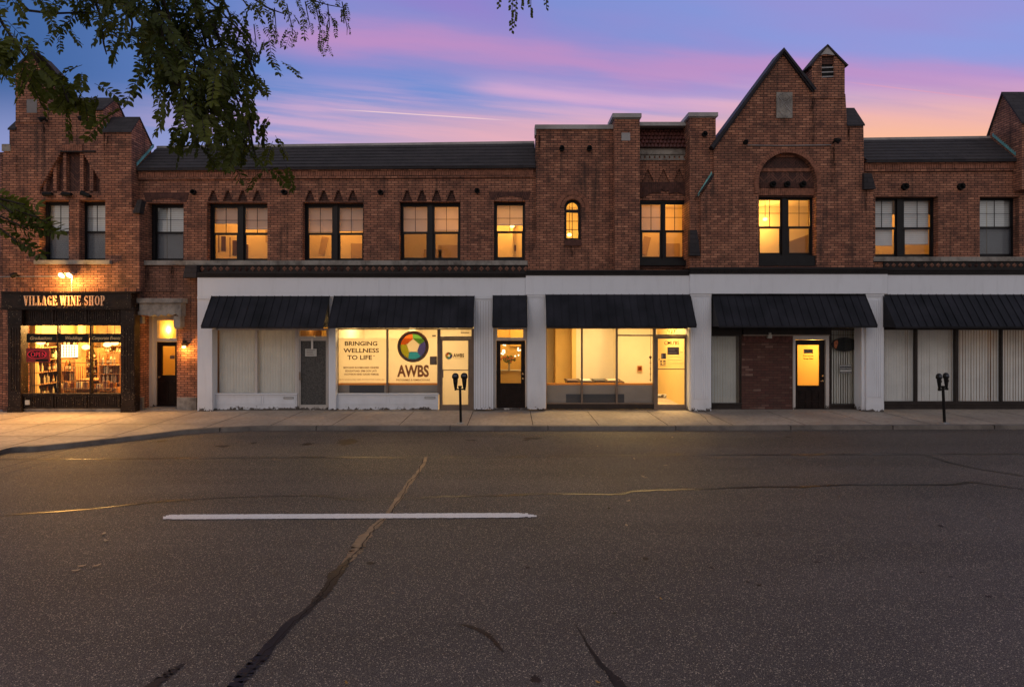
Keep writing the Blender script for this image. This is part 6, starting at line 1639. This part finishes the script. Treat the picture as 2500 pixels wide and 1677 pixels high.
# lane line with worn ends
m = MB(); n = 130
for i in range(n):
    a, b = 398 + 912 * i / n, 398 + 912 * (i + 1) / n
    def yc_(p): return 1263 - 4.6 * (p - 398) / 912
    e = min(1, (a - 398) / 40 + .55, (1310 - b) / 60 + .35); h0 = 5.7 * e + random.uniform(-.35, .35)
    sh = (1 - e) * (random.uniform(-2.5, 4.5))
    m.poly([(*GR(a, yc_(a) + h0 + sh), zr + .009), (*GR(b, yc_(b) + h0 + sh), zr + .009), (*GR(b, yc_(b) - h0 + sh), zr + .009), (*GR(a, yc_(a) - h0 + sh), zr + .009)])
struct(m.build('lane_line', 'line'))
def blot(m, px, py, wx, wy, z, seed):
    rn = random.Random(seed); n = 22; cx, cy = GR(px, py); ax = pxw(wx, py) / 2; p1 = GR(px, py - wy / 2); p2 = GR(px, py + wy / 2); ay = abs(p1[1] - p2[1]) / 2
    rad = [rn.uniform(.55, 1.15) for _ in range(n)]
    m.poly([(cx + ax * rad[i] * math.cos(6.2832 * i / n), cy + ay * rad[i] * math.sin(6.2832 * i / n), z) for i in range(n)])
m = MB()
for k_, (a, b, c_, d_) in enumerate(((848, 1078, 50, 16), (750, 1084, 34, 6), (395, 1077, 30, 4), (545, 1089, 40, 5), (620, 1081, 20, 4), (1150, 1075, 28, 4), (1300, 1070, 46, 6), (1285, 1074, 22, 4), (1368, 1079, 14, 2), (1307, 1658, 30, 22), (1925, 1067, 18, 3), (2010, 1068, 12, 2), (905, 1375, 26, 8), (1288, 1385, 12, 7), (1576, 1364, 16, 9), (1737, 1386, 10, 6), (1996, 1372, 30, 3), (2296, 1284, 14, 6), (2250, 1397, 18, 4), (2320, 1408, 14, 4), (2413, 1456, 16, 6), (1825, 1421, 10, 5), (1854, 1428, 14, 5))): blot(m, a, b, c_, d_, zr + .0035, k_)
struct(m.build('oil_stain', 'stain'))
# fallen leaves
rl = random.Random(11); spots = [(1459, 1091, 1), (1549, 1121, 1), (1625, 1137, 1), (1642, 1069, 1), (1487, 1243, 0), (1614, 1464, 2), (1533, 1224, 1), (1530, 1284, 1), (254, 1304, 1), (258, 1321, 1), (200, 1383, 1), (236, 1382, 1), (186, 1394, 1), (1460, 1668, 2), (846, 1670, 2), (1500, 1500, 0), (960, 1450, 1), (1575, 1167, 1), (1570, 1164, 1), (2060, 1110, 0)]
for i, (a, b, k_) in enumerate(spots):
    x, y = GR(a, b); L = .045 if b < 1400 else .022; an = rl.uniform(0, 3.14); m = MB()
    pts = []
    for j in range(10):
        t_ = 6.2832 * j / 10; u, v = L * math.cos(t_), L * .42 * math.sin(t_); pts.append((x + u * math.cos(an) - v * math.sin(an), y + u * math.sin(an) + v * math.cos(an), zr + .012 + .008 * math.cos(t_) ** 2))
    for j in range(10): m.poly([(x, y, zr + .010), pts[j], pts[(j + 1) % 10]])
    o = m.build('fallen_leaf', ['fl_dark', 'fl_pale', 'fl_gold'][k_]); tag(o, ['dark shrivelled fallen leaf lying on the road asphalt', 'pale dry fallen leaf lying on the road asphalt', 'golden fallen leaf lying on the near road asphalt'][k_], 'leaf', 'fallen leaves scattered on the road')

# ================================================================ distant building at the left edge
t = thing('grey_house', 'distant grey sided house glimpsed past the left end of the brick row', 'house', (-22, 14, 0))
m = MB(); m.box(-34, -17.5, 12, 20, -.1, 4.6); m.build('wall', 'siding', t)
for i in range(5): m = MB(); m.box(-19.4 + .02, -18.2, 11.93, 12, .6 + i * .8, 1.1 + i * .8); m.build('window', 'glass_dark', t)
m = MB(); m.xprism([(11.6, 4.5), (16, 6.4), (20.4, 4.5)], -34.3, -17.2); m.build('roof', 'shingle', t)

# ================================================================ overhanging tree
T = thing('locust_tree', 'dark leafy locust tree whose branches hang into the top left of the picture', 'tree', (-6.6, -15.6, -.1))
lf = MB(); bk = MB(); rt = random.Random(21)
def leaflet(c, d, nrm, L, wd):
    d = d.normalized(); sd_ = d.cross(nrm).normalized(); a = c; b = c + d * L
    m1, m2 = c + d * L * .38, c + d * L * .72; w = wd * L; up = sd_.cross(d).normalized() * (L * .07)
    for s1 in (-1, 1):
        lf.poly([a, m1 + sd_ * w * s1 + up, m2 + sd_ * w * .8 * s1 + up, b], uvs=[(0, 0)] * 4)
def frond(p, d, L, nl, ll, droop=.5):
    """one pinnate leaf: a drooping stalk with paired leaflets"""
    d = d.normalized(); pts = []; q = p.copy(); n = nl
    nrm = Vector((rt.uniform(-.5, .5), rt.uniform(-1, .2), rt.uniform(-.2, .9))).normalized()
    for i in range(n + 1):
        pts.append(q.copy()); q += d * (L / n); d = (d + Vector((0, 0, -droop / n)) + Vector((rt.uniform(-.04, .04), rt.uniform(-.04, .04), rt.uniform(-.04, .04)))).normalized()
    bk.tube([pts[0], pts[n // 2], pts[-1]], ll * .035, 3, caps=False)
    for i in range(1, n + 1):
        dd_ = (pts[i] - pts[i - 1]).normalized(); sd_ = dd_.cross(nrm).normalized()
        for s1 in (-1, 1):
            jd = (dd_ * .55 + sd_ * s1 * .85 + Vector((rt.uniform(-.15, .15), rt.uniform(-.2, .2), rt.uniform(-.3, .1)))).normalized()
            leaflet(pts[i], jd, (nrm + Vector((rt.uniform(-.4, .4), rt.uniform(-.4, .4), rt.uniform(-.4, .4)))).normalized(), ll * rt.uniform(.75, 1.15), .24)
    leaflet(pts[-1], dd_, nrm, ll, .24)
def spray(path, d, dens, L, ll, spread, rb=.006, nl=7, yj=.25, down=.8, dirx=0.0):
    P_ = [P3(a, b, d) for a, b in path]; q = []
    for i in range(len(P_) - 1):
        seg = (P_[i + 1] - P_[i]).length; k = max(2, int(seg / .05))
        for j in range(k): q.append(P_[i].lerp(P_[i + 1], j / k))
    q.append(P_[-1]); q = [p + Vector((0, .03 * math.sin(i * .7), 0)) for i, p in enumerate(q)]
    bk.tube(q[::3] + [q[-1]], [rb * (1.4 - .9 * i / len(q[::3])) for i in range(len(q[::3]) + 1)], 5)
    cnt = max(1, int(len(q) * dens * 1.55))
    for i in range(cnt):
        p = q[int(rt.uniform(0, len(q) - .01))] + Vector((rt.gauss(0, spread), rt.uniform(-yj, yj), rt.gauss(0, spread * .7) + .03))
        dr = Vector((rt.uniform(-1, 1) + dirx, rt.uniform(-.6, .6), -down + rt.uniform(-.5, .5)))
        frond(p, dr, L * rt.uniform(.7, 1.15) * .95, nl, ll * .86)
# dense mass and its hanging tongues; (pixel path, distance from the eye)
spray([(380, -60), (410, 60), (450, 160), (485, 240), (505, 320)], 2.7, 2.2, .17, .050, .10)
spray([(450, -60), (500, 80), (520, 180), (545, 260), (590, 330), (622, 390)], 2.9, 1.9, .15, .046, .06)
spray([(560, 180), (595, 260), (612, 320), (632, 390)], 2.8, 2.1, .10, .044, .022)
spray([(400, 120), (440, 210), (450, 270), (475, 330)], 2.6, 2.2, .15, .048, .07)
spray([(370, -40), (400, 90), (420, 190), (420, 240)], 2.8, 1.0, .13, .044, .045)
spray([(240, -60), (300, 20), (420, 40), (560, 20)], 3.0, 1.5, .15, .046, .08)
spray([(430, -60), (540, 30), (600, 90), (620, 130)], 3.1, 1.6, .14, .042, .07)
spray([(215, -50), (235, 30), (255, 90), (270, 140)], 3.0, .6, .10, .040, .025)
spray([(300, -30), (315, 50), (322, 90)], 2.9, .7, .10, .042, .035)
spray([(560, -60), (640, 20), (700, 40)], 3.5, 1.3, .13, .036, .06)
spray([(660, -60), (760, 10), (840, 15)], 4.2, .8, .14, .028, .05, .005, 8)
for a, b, c_, d_ in ((700, 10, 712, 90), (745, 5, 752, 70), (770, 10, 780, 120), (800, 10, 796, 110), (835, 5, 846, 85), (670, 20, 668, 80), (620, 60, 620, 125)): spray([(a, b), ((a + c_) / 2 + 4, (b + d_) / 2), (c_, d_)], 4.2, .9, .09, .026, .012, .003, 6, .1, 1.3)
spray([(0, -40), (60, 20), (140, 40), (230, 30)], 3.0, 1.1, .14, .042, .06)
spray([(-40, -20), (0, 60), (40, 110), (90, 160), (110, 200)], 2.7, 1.2, .15, .046, .04)
spray([(90, 130), (125, 170), (150, 210), (178, 255)], 2.6, 1.5, .14, .046, .04)
spray([(60, 110), (100, 160), (125, 205), (140, 245)], 2.6, 1.2, .14, .046, .035)
spray([(-40, 100), (0, 150), (10, 190)], 2.7, .9, .10, .044, .02)
for (x0, y0, x1, y1) in ((-60, 470, 60, 500), (-60, 480, 90, 530), (-60, 500, 70, 560), (-60, 510, 40, 590), (-60, 450, 30, 520)):
    p, q = P3(x0, y0, 2.3), P3(x1, y1, 2.2); bk.tube([p, q], .003, 4)
    for k in range(3): frond(p.lerp(q, .3 + .25 * k), Vector((1, rt.uniform(-.2, .2), -.30 + rt.uniform(-.4, .4))), .15, 8, .036, .25)
spray([(330, 20), (420, 90), (500, 120), (590, 140)], 3.0, 1.4, .15, .046, .08)
spray([(420, 200), (470, 240), (560, 250)], 2.75, 1.6, .15, .046, .06)
spray([(370, 60), (390, 160), (410, 230)], 2.8, .8, .12, .044, .04)
spray([(600, 120), (620, 190), (640, 230)], 3.0, .9, .12, .040, .03)
spray([(480, 290), (495, 330), (505, 365)], 2.7, 1.2, .13, .046, .05)
spray([(150, -40), (220, 0), (330, 20)], 3.0, 1.6, .14, .044, .06)
spray([(110, 170), (150, 210), (180, 250)], 2.6, .8, .10, .044, .02)
spray([(440, 60), (470, 150), (470, 230), (500, 290)], 2.85, 1.5, .14, .046, .07)
spray([(520, 60), (560, 160), (580, 250), (600, 300)], 2.95, 1.2, .12, .044, .045)
# small twig hanging at the top centre
for a, b, c_, d_ in ((1245, -70, 1250, 78), (1262, -70, 1256, 62), (1216, -70, 1218, 20), (1290, -70, 1296, 40), (1330, -70, 1334, 22), (1278, -60, 1272, 20)):
    p, q = P3(a, b, 4.4), P3(c_, d_, 4.4); bk.tube([p, p.lerp(q, .5) + Vector((.01, 0, 0)), q], .0025, 4)
    n = int((d_ - b) / 6)
    for k in range(n):
        r_ = p.lerp(q, (k + .5) / n); leaflet(r_, Vector((rt.choice((-1, 1)) * rt.uniform(.4, 1), rt.uniform(-.4, .4), -1)), Vector((rt.uniform(-.5, .5), -1, .2)).normalized(), .032, .34)
trunk = [(-6.6, -15.6, -.12), (-6.55, -15.55, 1.5), (-6.4, -15.5, 3.2), (-6.0, -15.3, 4.8), (-5.2, -15.0, 5.9)]
tr = MB(); tr.tube(trunk, [.24, .2, .17, .14, .10], 12)
tr.build('trunk', 'bark', T)
def limb(pts, r0, r1): n = len(pts); bk.tube(pts, [r0 + (r1 - r0) * i / (n - 1) for i in range(n)], 7)
hub = Vector((-5.2, -15.0, 5.9))
limb([hub, Vector((-3.6, -14.6, 6.0)), Vector((-2.0, -14.1, 5.6)), P3(430, -70, 2.9)], .09, .02)
limb([hub, Vector((-4.2, -14.5, 5.3)), P3(0, -60, 2.9)], .06, .015); limb([P3(430, -70, 2.9), P3(560, -70, 3.1), P3(660, -70, 4.2)], .02, .01)
limb([Vector((-2.0, -14.1, 5.6)), Vector((-1, -13.2, 5.9)), P3(1216, -80, 4.4), P3(1330, -80, 4.4)], .03, .008)
limb([Vector((-6.0, -15.3, 4.8)), Vector((-4.2, -15.1, 4.0)), P3(-60, 480, 2.3)], .04, .01); limb([P3(0, -60, 2.9), P3(240, -60, 3.0), P3(430, -70, 2.9)], .015, .02)
limb([P3(0, -60, 2.9), P3(-40, -20, 2.7), P3(-40, 100, 2.7), P3(-60, 300, 2.5), P3(-60, 480, 2.3)], .012, .006)
bk.build('branches', 'bark', T); lf.build('foliage', 'leaf', T)
# crown above and behind, out of the picture: the rest of the same tree
cr = MB()
for i in range(900):
    a, b = rt.uniform(0, 6.283), rt.uniform(0, 1) ** .5; x = -6 + 2.6 * b * math.cos(a); y = -15.6 + 2.2 * b * math.sin(a); z = 6.3 + rt.uniform(-.7, 1.6) * (1.2 - b)
    n = Vector((rt.uniform(-1, 1), rt.uniform(-1, 1), rt.uniform(-1, 1))).normalized(); d_ = n.orthogonal().normalized(); q = .10
    c0 = Vector((x, y, z)); e = n.cross(d_); cr.poly([c0 - d_ * q, c0 - e * q * .4, c0 + d_ * q, c0 + e * q * .4], uvs=[(0, 0)] * 4)
cr.build('crown', 'leaf', T)
